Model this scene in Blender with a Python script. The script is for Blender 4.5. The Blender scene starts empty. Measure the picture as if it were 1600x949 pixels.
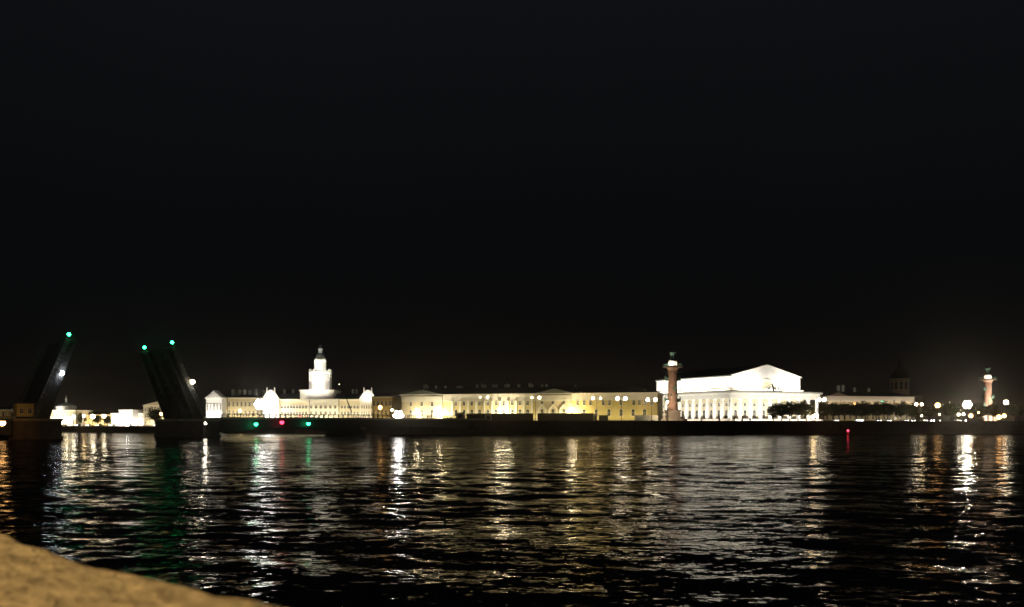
import bpy, math, random
import numpy as np
from mathutils import Vector, Matrix

R = math.radians
rnd = random.Random(7)
scn = bpy.context.scene
COL = scn.collection
F, HZ, EYE = 1400.0, 662.0, 5.0          # focal length and horizon row measured on the 1600 px photograph, eye height

# ------------------------------------------------------------------ camera
cd = bpy.data.cameras.new('camera')
cam = bpy.data.objects.new('camera', cd)
COL.objects.link(cam)
cam.location = (0, 0, EYE)
cam.rotation_euler = (R(90), 0, 0)
cd.sensor_width = 36
cd.lens = F / 1600 * 36
cd.shift_y = (HZ - 474.5) / 1600
cd.clip_start, cd.clip_end = 0.05, 12000
cd.dof.use_dof = True
cd.dof.focus_distance = 12.0
cd.dof.aperture_fstop = 5.6
scn.camera = cam

# ------------------------------------------------------------------ night sky
w = bpy.data.worlds.new('World')
scn.world = w
w.use_nodes = True
nt = w.node_tree
nt.nodes.clear()
out = nt.nodes.new('ShaderNodeOutputWorld')
bg = nt.nodes.new('ShaderNodeBackground')
sky = nt.nodes.new('ShaderNodeTexSky')
sky.sky_type = 'NISHITA'
sky.sun_disc = False
sky.sun_elevation = R(-5)
sky.sun_rotation = R(150)
bgs = nt.nodes.new('ShaderNodeBackground')
bgs.inputs['Strength'].default_value = 0.002
nt.links.new(sky.outputs[0], bgs.inputs['Color'])
tc = nt.nodes.new('ShaderNodeTexCoord')
sx = nt.nodes.new('ShaderNodeSeparateXYZ')
ramp = nt.nodes.new('ShaderNodeValToRGB')
ns = nt.nodes.new('ShaderNodeTexNoise')
ns.inputs['Scale'].default_value = 2.2
ns.inputs['Detail'].default_value = 3
ma = nt.nodes.new('ShaderNodeMath'); ma.operation = 'MULTIPLY_ADD'
ma.inputs[1].default_value = 0.10; ma.inputs[2].default_value = -0.05
ad = nt.nodes.new('ShaderNodeMath'); ad.operation = 'ADD'
nt.links.new(tc.outputs['Generated'], sx.inputs[0])
nt.links.new(tc.outputs['Generated'], ns.inputs['Vector'])
nt.links.new(ns.outputs['Fac'], ma.inputs[0])
nt.links.new(sx.outputs['Z'], ad.inputs[0]); nt.links.new(ma.outputs[0], ad.inputs[1])
nt.links.new(ad.outputs[0], ramp.inputs[0])
e = ramp.color_ramp.elements
e[0].position = 0.0; e[0].color = (0.0030, 0.0021, 0.0018, 1)
e[1].position = 0.46; e[1].color = (0.0033, 0.0038, 0.0047, 1)
m = e.new(0.09); m.color = (0.0017, 0.0017, 0.0018, 1)
m = e.new(0.2); m.color = (0.0016, 0.0020, 0.0024, 1)
nt.links.new(ramp.outputs[0], bg.inputs['Color'])
bg.inputs['Strength'].default_value = 1.4
addn = nt.nodes.new('ShaderNodeAddShader')
nt.links.new(bg.outputs[0], addn.inputs[0]); nt.links.new(bgs.outputs[0], addn.inputs[1])
nt.links.new(addn.outputs[0], out.inputs['Surface'])

vs = scn.view_settings
vs.view_transform = 'Standard'; vs.look = 'None'; vs.exposure = 0.0; vs.gamma = 1.0
vs.use_curve_mapping = False
scn.render.engine = 'CYCLES'
cy = scn.cycles
cy.use_denoising = True
cy.max_bounces = 5; cy.diffuse_bounces = 2; cy.glossy_bounces = 3; cy.transmission_bounces = 2; cy.volume_bounces = 0
cy.sample_clamp_indirect = 25
cy.sample_clamp_direct = 0
cy.use_light_tree = True
cy.caustics_reflective = False; cy.caustics_refractive = False
cy.filter_width = 1.5

# ------------------------------------------------------------------ helpers
def PX(px, Y): return (px - 800) / F * Y
def PZ(py, Y): return EYE + (HZ - py) / F * Y
def PP(px, py, Y): return Vector((PX(px, Y), Y, PZ(py, Y)))

def mat(name, col, rough=0.8, var=0.25, scale=0.6, metal=0.0, bump=0.0, stretch=(1, 1, 1), spec=0.5):
    m = bpy.data.materials.new(name); m.use_nodes = True
    n = m.node_tree; b = n.nodes['Principled BSDF']
    b.inputs['Roughness'].default_value = rough
    b.inputs['Metallic'].default_value = metal
    b.inputs['Specular IOR Level'].default_value = spec
    tcn = n.nodes.new('ShaderNodeTexCoord'); mp = n.nodes.new('ShaderNodeMapping')
    mp.inputs['Scale'].default_value = stretch
    nz = n.nodes.new('ShaderNodeTexNoise'); nz.inputs['Scale'].default_value = scale; nz.inputs['Detail'].default_value = 6
    nz.inputs['Roughness'].default_value = 0.65
    rp = n.nodes.new('ShaderNodeValToRGB')
    rp.color_ramp.elements[0].position = 0.3; rp.color_ramp.elements[1].position = 0.7
    rp.color_ramp.elements[0].color = (*[c * (1 - var) for c in col], 1)
    rp.color_ramp.elements[1].color = (*[min(0.95, c * (1 + var)) for c in col], 1)
    n.links.new(tcn.outputs['Object'], mp.inputs[0]); n.links.new(mp.outputs[0], nz.inputs['Vector'])
    n.links.new(nz.outputs['Fac'], rp.inputs[0]); n.links.new(rp.outputs[0], b.inputs['Base Color'])
    if bump:
        bn = n.nodes.new('ShaderNodeBump'); bn.inputs['Strength'].default_value = bump; bn.inputs['Distance'].default_value = 0.05
        n.links.new(nz.outputs['Fac'], bn.inputs['Height']); n.links.new(bn.outputs[0], b.inputs['Normal'])
    return m

def emit(name, col, s):
    m = bpy.data.materials.new(name); m.use_nodes = True
    b = m.node_tree.nodes['Principled BSDF']
    b.inputs['Base Color'].default_value = (0.6, 0.6, 0.6, 1)
    b.inputs['Emission Color'].default_value = (*col, 1)
    b.inputs['Emission Strength'].default_value = s
    return m

class MB:
    def __init__(s): s.v = []; s.f = []; s.M = Matrix.Identity(4); s.mi = []; s.cur = 0
    def add(s, vs_, fs):
        o = len(s.v)
        s.v += [tuple(s.M @ Vector(p)) for p in vs_]
        s.f += [tuple(i + o for i in f) for f in fs]
        s.mi += [s.cur] * len(fs)
        return s
    def box(s, x0, x1, y0, y1, z0, z1):
        return s.add([(x0, y0, z0), (x1, y0, z0), (x1, y1, z0), (x0, y1, z0), (x0, y0, z1), (x1, y0, z1), (x1, y1, z1), (x0, y1, z1)],
                     [(0, 3, 2, 1), (4, 5, 6, 7), (0, 1, 5, 4), (1, 2, 6, 5), (2, 3, 7, 6), (3, 0, 4, 7)])
    def prism(s, pts, y0, y1):                      # polygon in x,z pulled along y
        n = len(pts)
        vs_ = [(x, y0, z) for x, z in pts] + [(x, y1, z) for x, z in pts]
        return s.add(vs_, [tuple(range(n)), tuple(range(2 * n - 1, n - 1, -1))] + [((i + 1) % n, i, n + i, n + (i + 1) % n) for i in range(n)])
    def slab(s, pts, z0, z1):                       # polygon in x,y pulled along z
        n = len(pts)
        vs_ = [(x, y, z0) for x, y in pts] + [(x, y, z1) for x, y in pts]
        return s.add(vs_, [tuple(range(n - 1, -1, -1)), tuple(range(n, 2 * n))] + [(i, (i + 1) % n, n + (i + 1) % n, n + i) for i in range(n)])
    def lathe(s, prof, n=20, c=(0, 0, 0), ph=0.0):
        vs_ = []; fs = []
        for r, z in prof:
            for k in range(n):
                a = ph + 2 * math.pi * k / n
                vs_.append((c[0] + r * math.cos(a), c[1] + r * math.sin(a), c[2] + z))
        for j in range(len(prof) - 1):
            for k in range(n):
                k2 = (k + 1) % n
                fs.append((j * n + k, j * n + k2, (j + 1) * n + k2, (j + 1) * n + k))
        fs.append(tuple(range(n - 1, -1, -1))); fs.append(tuple((len(prof) - 1) * n + k for k in range(n)))
        return s.add(vs_, fs)
    def tube(s, p, q, r0, r1=None, n=8):
        p = Vector(p); q = Vector(q); r1 = r0 if r1 is None else r1
        d = (q - p).normalized(); u = d.orthogonal().normalized(); w_ = d.cross(u)
        vs_ = [tuple(p + (u * math.cos(2 * math.pi * k / n) + w_ * math.sin(2 * math.pi * k / n)) * r0) for k in range(n)]
        vs_ += [tuple(q + (u * math.cos(2 * math.pi * k / n) + w_ * math.sin(2 * math.pi * k / n)) * r1) for k in range(n)]
        return s.add(vs_, [(k, (k + 1) % n, n + (k + 1) % n, n + k) for k in range(n)] + [tuple(range(n - 1, -1, -1)), tuple(range(n, 2 * n))])
    def ball(s, c, r, n=10, m_=6, sc=(1, 1, 1)):
        vs_ = [(c[0], c[1], c[2] - r * sc[2])]; fs = []
        for j in range(1, m_):
            t = math.pi * j / m_ - math.pi / 2
            for k in range(n):
                a = 2 * math.pi * k / n
                vs_.append((c[0] + r * sc[0] * math.cos(t) * math.cos(a), c[1] + r * sc[1] * math.cos(t) * math.sin(a), c[2] + r * sc[2] * math.sin(t)))
        vs_.append((c[0], c[1], c[2] + r * sc[2])); L = len(vs_) - 1
        for k in range(n):
            k2 = (k + 1) % n
            fs.append((0, 1 + k2, 1 + k))
            for j in range(m_ - 2):
                fs.append((1 + j * n + k, 1 + j * n + k2, 1 + (j + 1) * n + k2, 1 + (j + 1) * n + k))
            fs.append((1 + (m_ - 2) * n + k, 1 + (m_ - 2) * n + k2, L))
        return s.add(vs_, fs)
    def mesh(s, name, mats, smooth=False):
        me = bpy.data.meshes.new(name)
        me.from_pydata(s.v, [], s.f)
        for m_ in (mats if isinstance(mats, (list, tuple)) else [mats]): me.materials.append(m_)
        me.polygons.foreach_set('material_index', s.mi)
        if smooth:
            me.polygons.foreach_set('use_smooth', [True] * len(s.f))
        me.update()
        return me
    def build(s, name, mats, parent=None, smooth=False):
        o = bpy.data.objects.new(name, s.mesh(name, mats, smooth))
        COL.objects.link(o)
        if parent: o.parent = parent
        return o

def tag(o, label=None, cat=None, group=None, kind=None):
    if label: o['label'] = label
    if cat: o['category'] = cat
    if group: o['group'] = group
    if kind: o['kind'] = kind
    return o

def thing(name, label, cat, loc=(0, 0, 0), rz=0.0, group=None):
    o = bpy.data.objects.new(name, None); COL.objects.link(o)
    o.location = loc; o.rotation_euler = (0, 0, rz); o.empty_display_size = 0.5
    return tag(o, label, cat, group)

def inst(src, parent, loc=None, rz=None):
    """another object on the same mesh, under parent"""
    c = src.copy(); COL.objects.link(c); c.parent = parent
    if loc is not None: c.location = loc
    if rz is not None: c.rotation_euler = (0, 0, rz)
    return c

def kids(o):
    return [c for c in COL.objects if c.parent == o]

def copy_tree(o, parent=None):
    c = o.copy(); COL.objects.link(c); c.parent = parent
    for ch in kids(o): copy_tree(ch, c)
    return c

def aim(o, loc, target):
    o.location = loc
    d = Vector(target) - Vector(loc)
    o.rotation_euler = d.to_track_quat('-Z', 'Y').to_euler()

def area(loc, target, sx_, sy_, power, col, parent=None, spread=180):
    l = bpy.data.lights.new('flood', 'AREA'); l.shape = 'RECTANGLE'; l.size = sx_; l.size_y = sy_
    l.energy = power; l.color = col; l.spread = R(spread)
    o = bpy.data.objects.new('flood_beam', l); COL.objects.link(o)
    aim(o, loc, target); o.parent = parent
    return o

# ------------------------------------------------------------------ materials
WARM = (1.0, 0.72, 0.36); SODIUM = (1.0, 0.55, 0.16); WHITE = (1.0, 0.93, 0.82); COOL = (0.88, 0.95, 1.0)
M_wall_y = mat('ochre_plaster', (0.62, 0.51, 0.22), 0.9, 0.12, 0.25)
M_wall_c = mat('cream_plaster', (0.62, 0.55, 0.40), 0.9, 0.12, 0.25)
M_wall_w = mat('white_plaster', (0.72, 0.70, 0.66), 0.9, 0.08, 0.3)
M_wall_g = mat('grey_blue_plaster', (0.42, 0.48, 0.46), 0.9, 0.12, 0.3)
M_trim = mat('white_trim', (0.76, 0.73, 0.66), 0.85, 0.06, 0.5)
M_roof = mat('dark_sheet_roof', (0.10, 0.11, 0.10), 0.6, 0.3, 0.2)
M_roof_r = mat('brown_sheet_roof', (0.16, 0.11, 0.09), 0.7, 0.3, 0.2)
M_chim = mat('pale_render', (0.60, 0.66, 0.58), 0.9, 0.25, 1.0)
M_pane = mat('dark_glass', (0.05, 0.05, 0.045), 0.15, 0.2, 1.0)
M_granite = mat('dark_granite', (0.19, 0.105, 0.06), 0.85, 0.35, 0.7, bump=0.2)
M_pier = mat('dark_pier_granite', (0.085, 0.06, 0.05), 0.8, 0.4, 0.6, bump=0.2)  # darker granite tone used for the bridge piers only
M_granite2 = mat('grey_granite', (0.26, 0.22, 0.18), 0.8, 0.3, 0.9, bump=0.2)
M_pave = mat('stone_paving', (0.16, 0.15, 0.13), 0.9, 0.25, 0.4)
M_road = mat('asphalt', (0.05, 0.05, 0.05), 0.9, 0.25, 0.8)
M_paint = mat('road_paint', (0.7, 0.7, 0.68), 0.8, 0.15, 1.0)
M_steel = mat('dark_bridge_steel', (0.026, 0.028, 0.027), 0.7, 0.3, 0.5)
M_steel2 = mat('grey_bridge_steel', (0.16, 0.17, 0.16), 0.6, 0.3, 0.5)
M_iron = mat('black_iron', (0.03, 0.03, 0.028), 0.5, 0.2, 2.0)
M_brick = mat('red_stucco', (0.52, 0.33, 0.25), 0.85, 0.18, 0.8)
M_verd = mat('verdigris_bronze', (0.12, 0.24, 0.18), 0.6, 0.4, 0.9)
M_stone = mat('pale_statue_stone', (0.50, 0.48, 0.42), 0.85, 0.2, 0.8)
M_leaf = mat('lime_leaves', (0.036, 0.050, 0.020), 0.7, 0.45, 0.5)
M_bark = mat('bark', (0.09, 0.07, 0.05), 0.95, 0.3, 3.0)
M_hoard = mat('olive_hoarding', (0.07, 0.065, 0.04), 0.8, 0.25, 0.3)
M_box = mat('pale_cabin_sheet', (0.5, 0.5, 0.42), 0.7, 0.15, 0.5)
M_tyre = mat('rubber', (0.02, 0.02, 0.02), 0.8, 0.1, 4)
M_red = mat('red_paint', (0.4, 0.03, 0.03), 0.5, 0.1, 2)
M_navy = mat('dark_blue_paint', (0.03, 0.04, 0.08), 0.3, 0.1, 2)
M_silver = mat('silver_paint', (0.4, 0.4, 0.4), 0.3, 0.05, 2, metal=0.4)
M_black = mat('black_paint', (0.02, 0.02, 0.02), 0.3, 0.1, 2)
M_whitep = mat('white_paint', (0.75, 0.75, 0.73), 0.3, 0.04, 2)
E_green = emit('green_signal_glass', (0.02, 1.0, 0.30), 25)
E_green_s = emit('small_green_signal_glass', (0.03, 1.0, 0.36), 14)
E_red = emit('red_signal_glass', (1.0, 0.04, 0.10), 6)
E_lamp = emit('warm_lamp_glass', (1.0, 0.70, 0.34), 45)
E_lampw = emit('white_lamp_glass', (1.0, 0.84, 0.58), 48)
E_sod = emit('orange_lamp_glass', (1.0, 0.5, 0.16), 15)
E_flood = emit('floodlight_glass', (1.0, 0.82, 0.52), 220)
E_floodc = emit('cool_floodlight_glass', (0.9, 0.93, 1.0), 50)
E_dim = emit('dim_lamp_glass', (1.0, 0.75, 0.4), 6)
E_head = emit('headlight_glass', (1.0, 0.93, 0.82), 30)
E_tail = emit('tail_light_glass', (1.0, 0.05, 0.03), 12)
E_band = emit('glowing_drum_wall', (1.0, 0.72, 0.5), 2.5)  # emission for a plain drum wall, not lamp glass

# ------------------------------------------------------------------ water
def make_water():
    rows = []; r = 2.5
    while r < 5000:
        rows.append(r); r *= 1.0062 if r < 500 else 1.03
    rows = np.array(rows); nc = 640
    th = np.linspace(R(-62), R(62), nc)
    Rr, T = np.meshgrid(rows, th, indexing='ij')
    X = Rr * np.sin(T); Y = Rr * np.cos(T)
    g = np.random.default_rng(11)
    Z = np.zeros_like(X); lost = np.zeros_like(X); tot = 0
    cell = Rr * 0.0062
    N = 84
    grp = 0.75 + 0.35 * np.sin(X * 0.11 + Y * 0.16 + 1.0) * np.sin(-X * 0.07 + Y * 0.23 + 2.0) + 0.25 * np.sin(X * 0.045 - Y * 0.06)
    for i in range(N):
        lam = 0.45 * (9.0 / 0.45) ** (g.random() ** 1.5)
        ang = R(78) + g.normal(0, R(34))
        k = 2 * math.pi / lam
        s = 0.0135 * (0.75 + 0.5 * g.random()) * (1.0 if lam < 5 else 0.7)
        wgt = np.clip((lam / cell - 2.0) / 3.0, 0, 1)
        ph = g.random() * 6.283
        Z += wgt * (s / k) * np.sin(k * (X * math.cos(ang) + Y * math.sin(ang)) + ph)
        lost += (1 - wgt ** 2) * s * s / 2; tot += s * s / 2
    Z *= grp
    chop = np.sqrt(lost / tot)
    nr = len(rows)
    co = np.stack([X, Y, Z], -1).reshape(-1, 3).astype(np.float32)
    idx = np.arange(nr * nc).reshape(nr, nc)
    quads = np.stack([idx[:-1, :-1], idx[:-1, 1:], idx[1:, 1:], idx[1:, :-1]], -1).reshape(-1, 4)
    quads = quads[:, ::-1]
    me = bpy.data.meshes.new('water')
    me.vertices.add(len(co)); me.vertices.foreach_set('co', co.ravel())
    nq = len(quads)
    me.loops.add(nq * 4); me.loops.foreach_set('vertex_index', quads.ravel().astype(np.int32))
    me.polygons.add(nq); me.polygons.foreach_set('loop_start', np.arange(0, nq * 4, 4, dtype=np.int32))
    me.polygons.foreach_set('use_smooth', np.ones(nq, dtype=bool))
    at = me.attributes.new('chop', 'FLOAT', 'POINT'); at.data.foreach_set('value', chop.ravel().astype(np.float32))
    me.update(); me.validate()
    m = bpy.data.materials.new('river_water'); m.use_nodes = True
    n = m.node_tree; b = n.nodes['Principled BSDF']
    b.inputs['Base Color'].default_value = (0.002, 0.0035, 0.0035, 1)
    b.inputs['Roughness'].default_value = 0.07
    b.inputs['IOR'].default_value = 1.2
    geo = n.nodes.new('ShaderNodeNewGeometry')
    att = n.nodes.new('ShaderNodeAttribute'); att.attribute_name = 'chop'
    def slope(scale, detail, stretch, rot):
        mp = n.nodes.new('ShaderNodeMapping'); mp.inputs['Scale'].default_value = stretch; mp.inputs['Rotation'].default_value = (0, 0, rot)
        nz = n.nodes.new('ShaderNodeTexNoise'); nz.inputs['Scale'].default_value = scale; nz.inputs['Detail'].default_value = detail
        n.links.new(geo.outputs['Position'], mp.inputs[0]); n.links.new(mp.outputs[0], nz.inputs['Vector'])
        s1 = n.nodes.new('ShaderNodeVectorMath'); s1.operation = 'SUBTRACT'; s1.inputs[1].default_value = (0.5, 0.5, 0.5)
        n.links.new(nz.outputs['Color'], s1.inputs[0])
        return s1.outputs[0]
    def vmul(a, vec=None, fac=None):
        s_ = n.nodes.new('ShaderNodeVectorMath')
        if fac is None:
            s_.operation = 'MULTIPLY'; s_.inputs[1].default_value = vec; n.links.new(a, s_.inputs[0])
        else:
            s_.operation = 'SCALE'; n.links.new(a, s_.inputs[0]); n.links.new(fac, s_.inputs['Scale'])
        return s_.outputs[0]
    def vadd(a, c):
        s_ = n.nodes.new('ShaderNodeVectorMath'); s_.operation = 'ADD'; n.links.new(a, s_.inputs[0]); n.links.new(c, s_.inputs[1]); return s_.outputs[0]
    fine = vadd(vmul(slope(2.8, 3, (0.6, 1.2, 1), R(8)), (0.40, 0.40, 0)), vmul(slope(8.0, 2, (0.6, 1.2, 1), R(-15)), (0.24, 0.22, 0)))
    mid = vmul(vmul(slope(0.55, 3, (0.45, 1.1, 1), R(-6)), (0.80, 0.46, 0)), fac=att.outputs['Fac'])
    big = vmul(vmul(slope(0.11, 2, (0.5, 1.3, 1), R(5)), (0.10, 0.22, 0)), fac=att.outputs['Fac'])
    nrm = vadd(vadd(vadd(geo.outputs['Normal'], fine), mid), big)
    nn = n.nodes.new('ShaderNodeVectorMath'); nn.operation = 'NORMALIZE'; n.links.new(nrm, nn.inputs[0])
    n.links.new(nn.outputs[0], b.inputs['Normal'])
    df = n.nodes.new('ShaderNodeBsdfDiffuse'); df.inputs['Color'].default_value = (0.0025, 0.004, 0.004, 1)
    mx = n.nodes.new('ShaderNodeMixShader'); mx.inputs[0].default_value = 0.5          # dark diffuse mixed in evenly to dim the reflections
    n.links.new(df.outputs[0], mx.inputs[1]); n.links.new(b.outputs[0], mx.inputs[2]); n.links.new(mx.outputs[0], n.nodes['Material Output'].inputs['Surface'])
    me.materials.append(m)
    o = bpy.data.objects.new('water', me); COL.objects.link(o)
    tag(o, 'dark rippled river water with long light streaks', 'water', kind='structure')
make_water()

# ------------------------------------------------------------------ far bank: ground, quay
QUAY = [(-900, 858), (-260, 523), (-40, 408), (-10, 401), (60, 400), (110, 407), (150, 416), (235, 434), (320, 470), (400, 560), (480, 760), (900, 1900)]
def gz(x):
    t = min(1, max(0, (x + 75) / 60)); t = t * t * (3 - 2 * t)
    return 3.2 + 2.5 * t
def ground():
    b = MB(); pts = []
    for (a, c) in zip(QUAY[:-1], QUAY[1:]):
        n = max(1, int(math.dist(a, c) / 12))
        pts += [(a[0] + (c[0] - a[0]) * i / n, a[1] + (c[1] - a[1]) * i / n) for i in range(n)]
    pts.append(QUAY[-1])
    vs_ = []; rows = 5
    for (x, y) in pts:
        for j, k in enumerate((0, 12, 60, 200, 3500)):
            yy = y + k
            vs_.append((x * (1 + (k / 900 if j == 4 else 0)), yy, gz(x)))
    n = len(pts); fs = []
    for i in range(n - 1):
        for j in range(rows - 1):
            fs.append((i * rows + j, (i + 1) * rows + j, (i + 1) * rows + j + 1, i * rows + j + 1))
    b.add(vs_, fs)
    tag(b.build('ground', M_pave), 'paved ground of the far bank', 'ground', kind='structure')
    # carriageway with kerb and lane line set back from the quay edge
    def strip(d0, d1, z0, z1=None, dash=False):
        q = MB(); V = []; fs_ = []
        for i in range(n):
            x, y = pts[i]; V += [(x, y + d0, gz(x) + z0), (x, y + d1, gz(x) + z0)]
        for i in range(n - 1):
            if dash and i % 2: continue
            fs_.append((2 * i, 2 * i + 2, 2 * i + 3, 2 * i + 1))
        q.add(V, fs_)
        if z1 is not None:
            V2 = [(a_, b_, c_ - z0 + z1) for a_, b_, c_ in V]
            q.add(V2, fs_); q.add(V + V2, [(2 * i, 2 * i + 2, 2 * n + 2 * i + 2, 2 * n + 2 * i) for i in range(n - 1)] + [(2 * i + 1, 2 * n + 2 * i + 1, 2 * n + 2 * i + 3, 2 * i + 3) for i in range(n - 1)])
        return q
    tag(strip(9, 22, 0.006).build('road', M_road), 'asphalt embankment road along the far quay', 'road', kind='structure')
    tag(strip(15.4, 15.6, 0.012, dash=True).build('road_marking', M_paint), 'dashed lane line on the embankment road', 'road marking', kind='structure')
    tag(strip(8.7, 9.0, 0.01, 0.13).build('kerb', M_granite2), 'granite kerb beside the embankment road', 'kerb', kind='structure')
    # quay wall
    root = thing('quay_wall', 'long dark granite quay wall rising from the water of the far bank', 'quay wall', (0, 400, 0))
    def wall(off0, off1, za, zb, name, m_):
        q = MB(); V = []; fs_ = []
        for (x, y) in pts:
            g_ = gz(x)
            V += [(x, y - 400 + off0, za(g_)), (x, y - 400 + off0, zb(g_)), (x, y - 400 + off1, zb(g_)), (x, y - 400 + off1, za(g_))]
        for i in range(n - 1):
            for j in range(4):
                a_, b_ = 4 * i + j, 4 * i + (j + 1) % 4
                fs_.append((a_, a_ + 4, b_ + 4, b_))
        q.add(V, fs_)
        return q.build(name, m_, root)
    wall(-0.35, 0.6, lambda g: -1.5, lambda g: g - 0.35, 'wall_face', M_granite)
    wall(-0.55, 0.5, lambda g: g - 0.352, lambda g: g + 0.02, 'string_course', M_granite)
    wall(-0.30, 0.30, lambda g: g + 0.018, lambda g: g + .22 + .09 * (g - 3.2), 'parapet', M_granite)
    wall(-0.42, 0.42, lambda g: g + .223 + .09 * (g - 3.2), lambda g: g + .34 + .1 * (g - 3.2), 'coping', M_granite2)
    wall(-1.6, -0.34, lambda g: -1.5, lambda g: 0.55, 'footing', M_granite)
ground()

def quay_y(x):
    for a, c in zip(QUAY[:-1], QUAY[1:]):
        if a[0] <= x <= c[0]: return a[1] + (c[1] - a[1]) * (x - a[0]) / (c[0] - a[0])
    return 470
def on_bank(px, d):
    """point on the bank in the direction px, d metres behind the quay edge"""
    Y = 420.0
    for _ in range(40):
        Y = 0.5 * Y + 0.5 * (quay_y(PX(px, Y)) + d)
    x = PX(px, Y)
    return x, Y, gz(x)

# ------------------------------------------------------------------ building kit
def window_mesh(w_, h, arch=False, glow=None):
    f = MB()
    t = 0.16 * min(w_, 1.4)
    f.box(-w_ / 2 - t, -w_ / 2, -0.14, 0.0, 0, h); f.box(w_ / 2, w_ / 2 + t, -0.14, 0.0, 0, h)
    f.box(-w_ / 2 - t * 1.6, w_ / 2 + t * 1.6, -0.26, 0.0, -t, -0.003)
    f.box(-0.05, 0.05, -0.08, -0.03, 0.003, h - 0.003)
    f.box(-w_ / 2 + 0.003, -0.053, -0.08, -0.03, h * 0.62, h * 0.62 + 0.09); f.box(0.053, w_ / 2 - 0.003, -0.08, -0.03, h * 0.62, h * 0.62 + 0.09)
    p = MB()
    if arch:
        n = 8; o_ = []; i_ = []
        for k in range(n + 1):
            a = math.pi * k / n
            o_.append(((w_ / 2 + t) * math.cos(a), h + (w_ / 2 + t) * math.sin(a))); i_.append((w_ / 2 * math.cos(a), h + w_ / 2 * math.sin(a)))
        for k in range(n):
            f.prism([i_[k], o_[k], o_[k + 1], i_[k + 1]], -0.14, -0.001)
        p.prism([(-w_ / 2, 0), (w_ / 2, 0), (w_ / 2, h)] + i_[1:], -0.028, 0.02)
    else:
        f.box(-w_ / 2 - t * 1.4, w_ / 2 + t * 1.4, -0.22, 0.0, h + 0.003, h + t * 1.3)
        p.box(-w_ / 2, w_ / 2, -0.028, 0.02, 0, h)
    return f.mesh('window', M_trim), p.mesh('pane', M_pane)

def put_windows(root, wm, spots, y=0.0, rz=0.0):
    fm, pm = wm
    for s in spots:
        x, z = s[0], s[1]
        f = bpy.data.objects.new('window', fm); COL.objects.link(f); f.parent = root; f.location = (x, y if len(s) < 3 else s[2], z)
        f.rotation_euler = (0, 0, rz if len(s) < 4 else s[3])
        p = bpy.data.objects.new('pane', pm); COL.objects.link(p); p.parent = f

def hip_roof(root, w_, d, z, h, m_=None, ov=0.7, name='roof'):
    b = MB(); r = min(d, w_) / 2
    vs_ = [(-ov, -ov, z), (w_ + ov, -ov, z), (w_ + ov, d + ov, z), (-ov, d + ov, z), (min(r, w_ / 2 - .1), d / 2, z + h), (w_ - min(r, w_ / 2 - .1), d / 2, z + h)]
    b.add(vs_, [(0, 1, 5, 4), (1, 2, 5), (2, 3, 4, 5), (3, 0, 4), (3, 2, 1, 0)])
    return b.build(name, m_ or M_roof, root)

def cornice(root, w_, d, z, out_=0.6, h=0.7, m_=None, name='cornice'):
    b = MB()
    b.box(-out_ * .55, w_ + out_ * .55, -out_ * .55, d + out_ * .55, z - h, z - h * .45)
    b.box(-out_, w_ + out_, -out_, d + out_, z - h * .447, z - 0.003)
    return b.build(name, m_ or M_trim, root)

def chimney(parent, x, y, z, w_=1.6, h=2.4, d=1.2):
    b = MB(); b.box(x - w_ / 2, x + w_ / 2, y - d / 2, y + d / 2, z, z + h); b.box(x - w_ / 2 - .12, x + w_ / 2 + .12, y - d / 2 - .12, y + d / 2 + .12, z + h + .003, z + h + .25)
    b.box(x - w_ / 5, x + w_ / 5, y - d / 5, y + d / 5, z + h + .253, z + h + .7)
    return b.build('chimney', M_chim, parent)

def two_point(pa, Ya, pb, Yb):
    A = Vector((PX(pa, Ya), Ya)); B = Vector((PX(pb, Yb), Yb))
    return A, (B - A).length, math.atan2(B.y - A.y, B.x - A.x)

# ------------------------------------------------------------------ floodlight fixture
def flood_fixture(loc, target, col, power, label, lens=0.6, glass=None, group='floodlights', stand=0.8, spread=120, cluster=1):
    loc = Vector(loc)
    root = thing('floodlight', label, 'floodlight', loc, 0, group)
    d = (Vector(target) - loc - Vector((0, 0, stand))).normalized()
    q = d.to_track_quat('-Z', 'Y').to_matrix().to_4x4()
    b = MB(); b.tube((0, 0, 0), (0, 0, stand * .8), 0.09, 0.07); b.box(-lens * .6, lens * .6, -lens * .6, lens * .6, 0, 0.08)
    b.build('stand', M_iron, root)
    n = cluster
    for k in range(n):
        ox, oy = (lens * 2.2 * math.cos(math.pi * k / 3), lens * 2.2 * math.sin(math.pi * k / 3)) if k < n - 1 else (0, 0)
        T = Matrix.Translation((0, 0, stand + lens)) @ q @ Matrix.Translation((ox, oy, 0))
        h = MB(); h.M = T
        h.lathe([(lens * .45, 0.65 * lens), (lens * .8, 0.45 * lens), (lens * 1.08, 0.0), (lens * 1.12, -0.12 * lens), (lens * 1.02, -0.12 * lens), (lens * 1.0, -0.02)], 14)
        h.build('housing', M_iron, root)
        g = MB(); g.M = T
        g.lathe([(lens, -0.04), (lens * .9, -0.12 * lens), (lens * .4, -0.2 * lens)], 14)
        g.build('lens', glass or E_flood, root)
    if power:
        p = Vector((0, 0, stand + lens)) + d * (lens * .5)
        area(p, p + d, lens * 1.6, lens * 1.6, power, col, root, spread)
    return root

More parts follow.
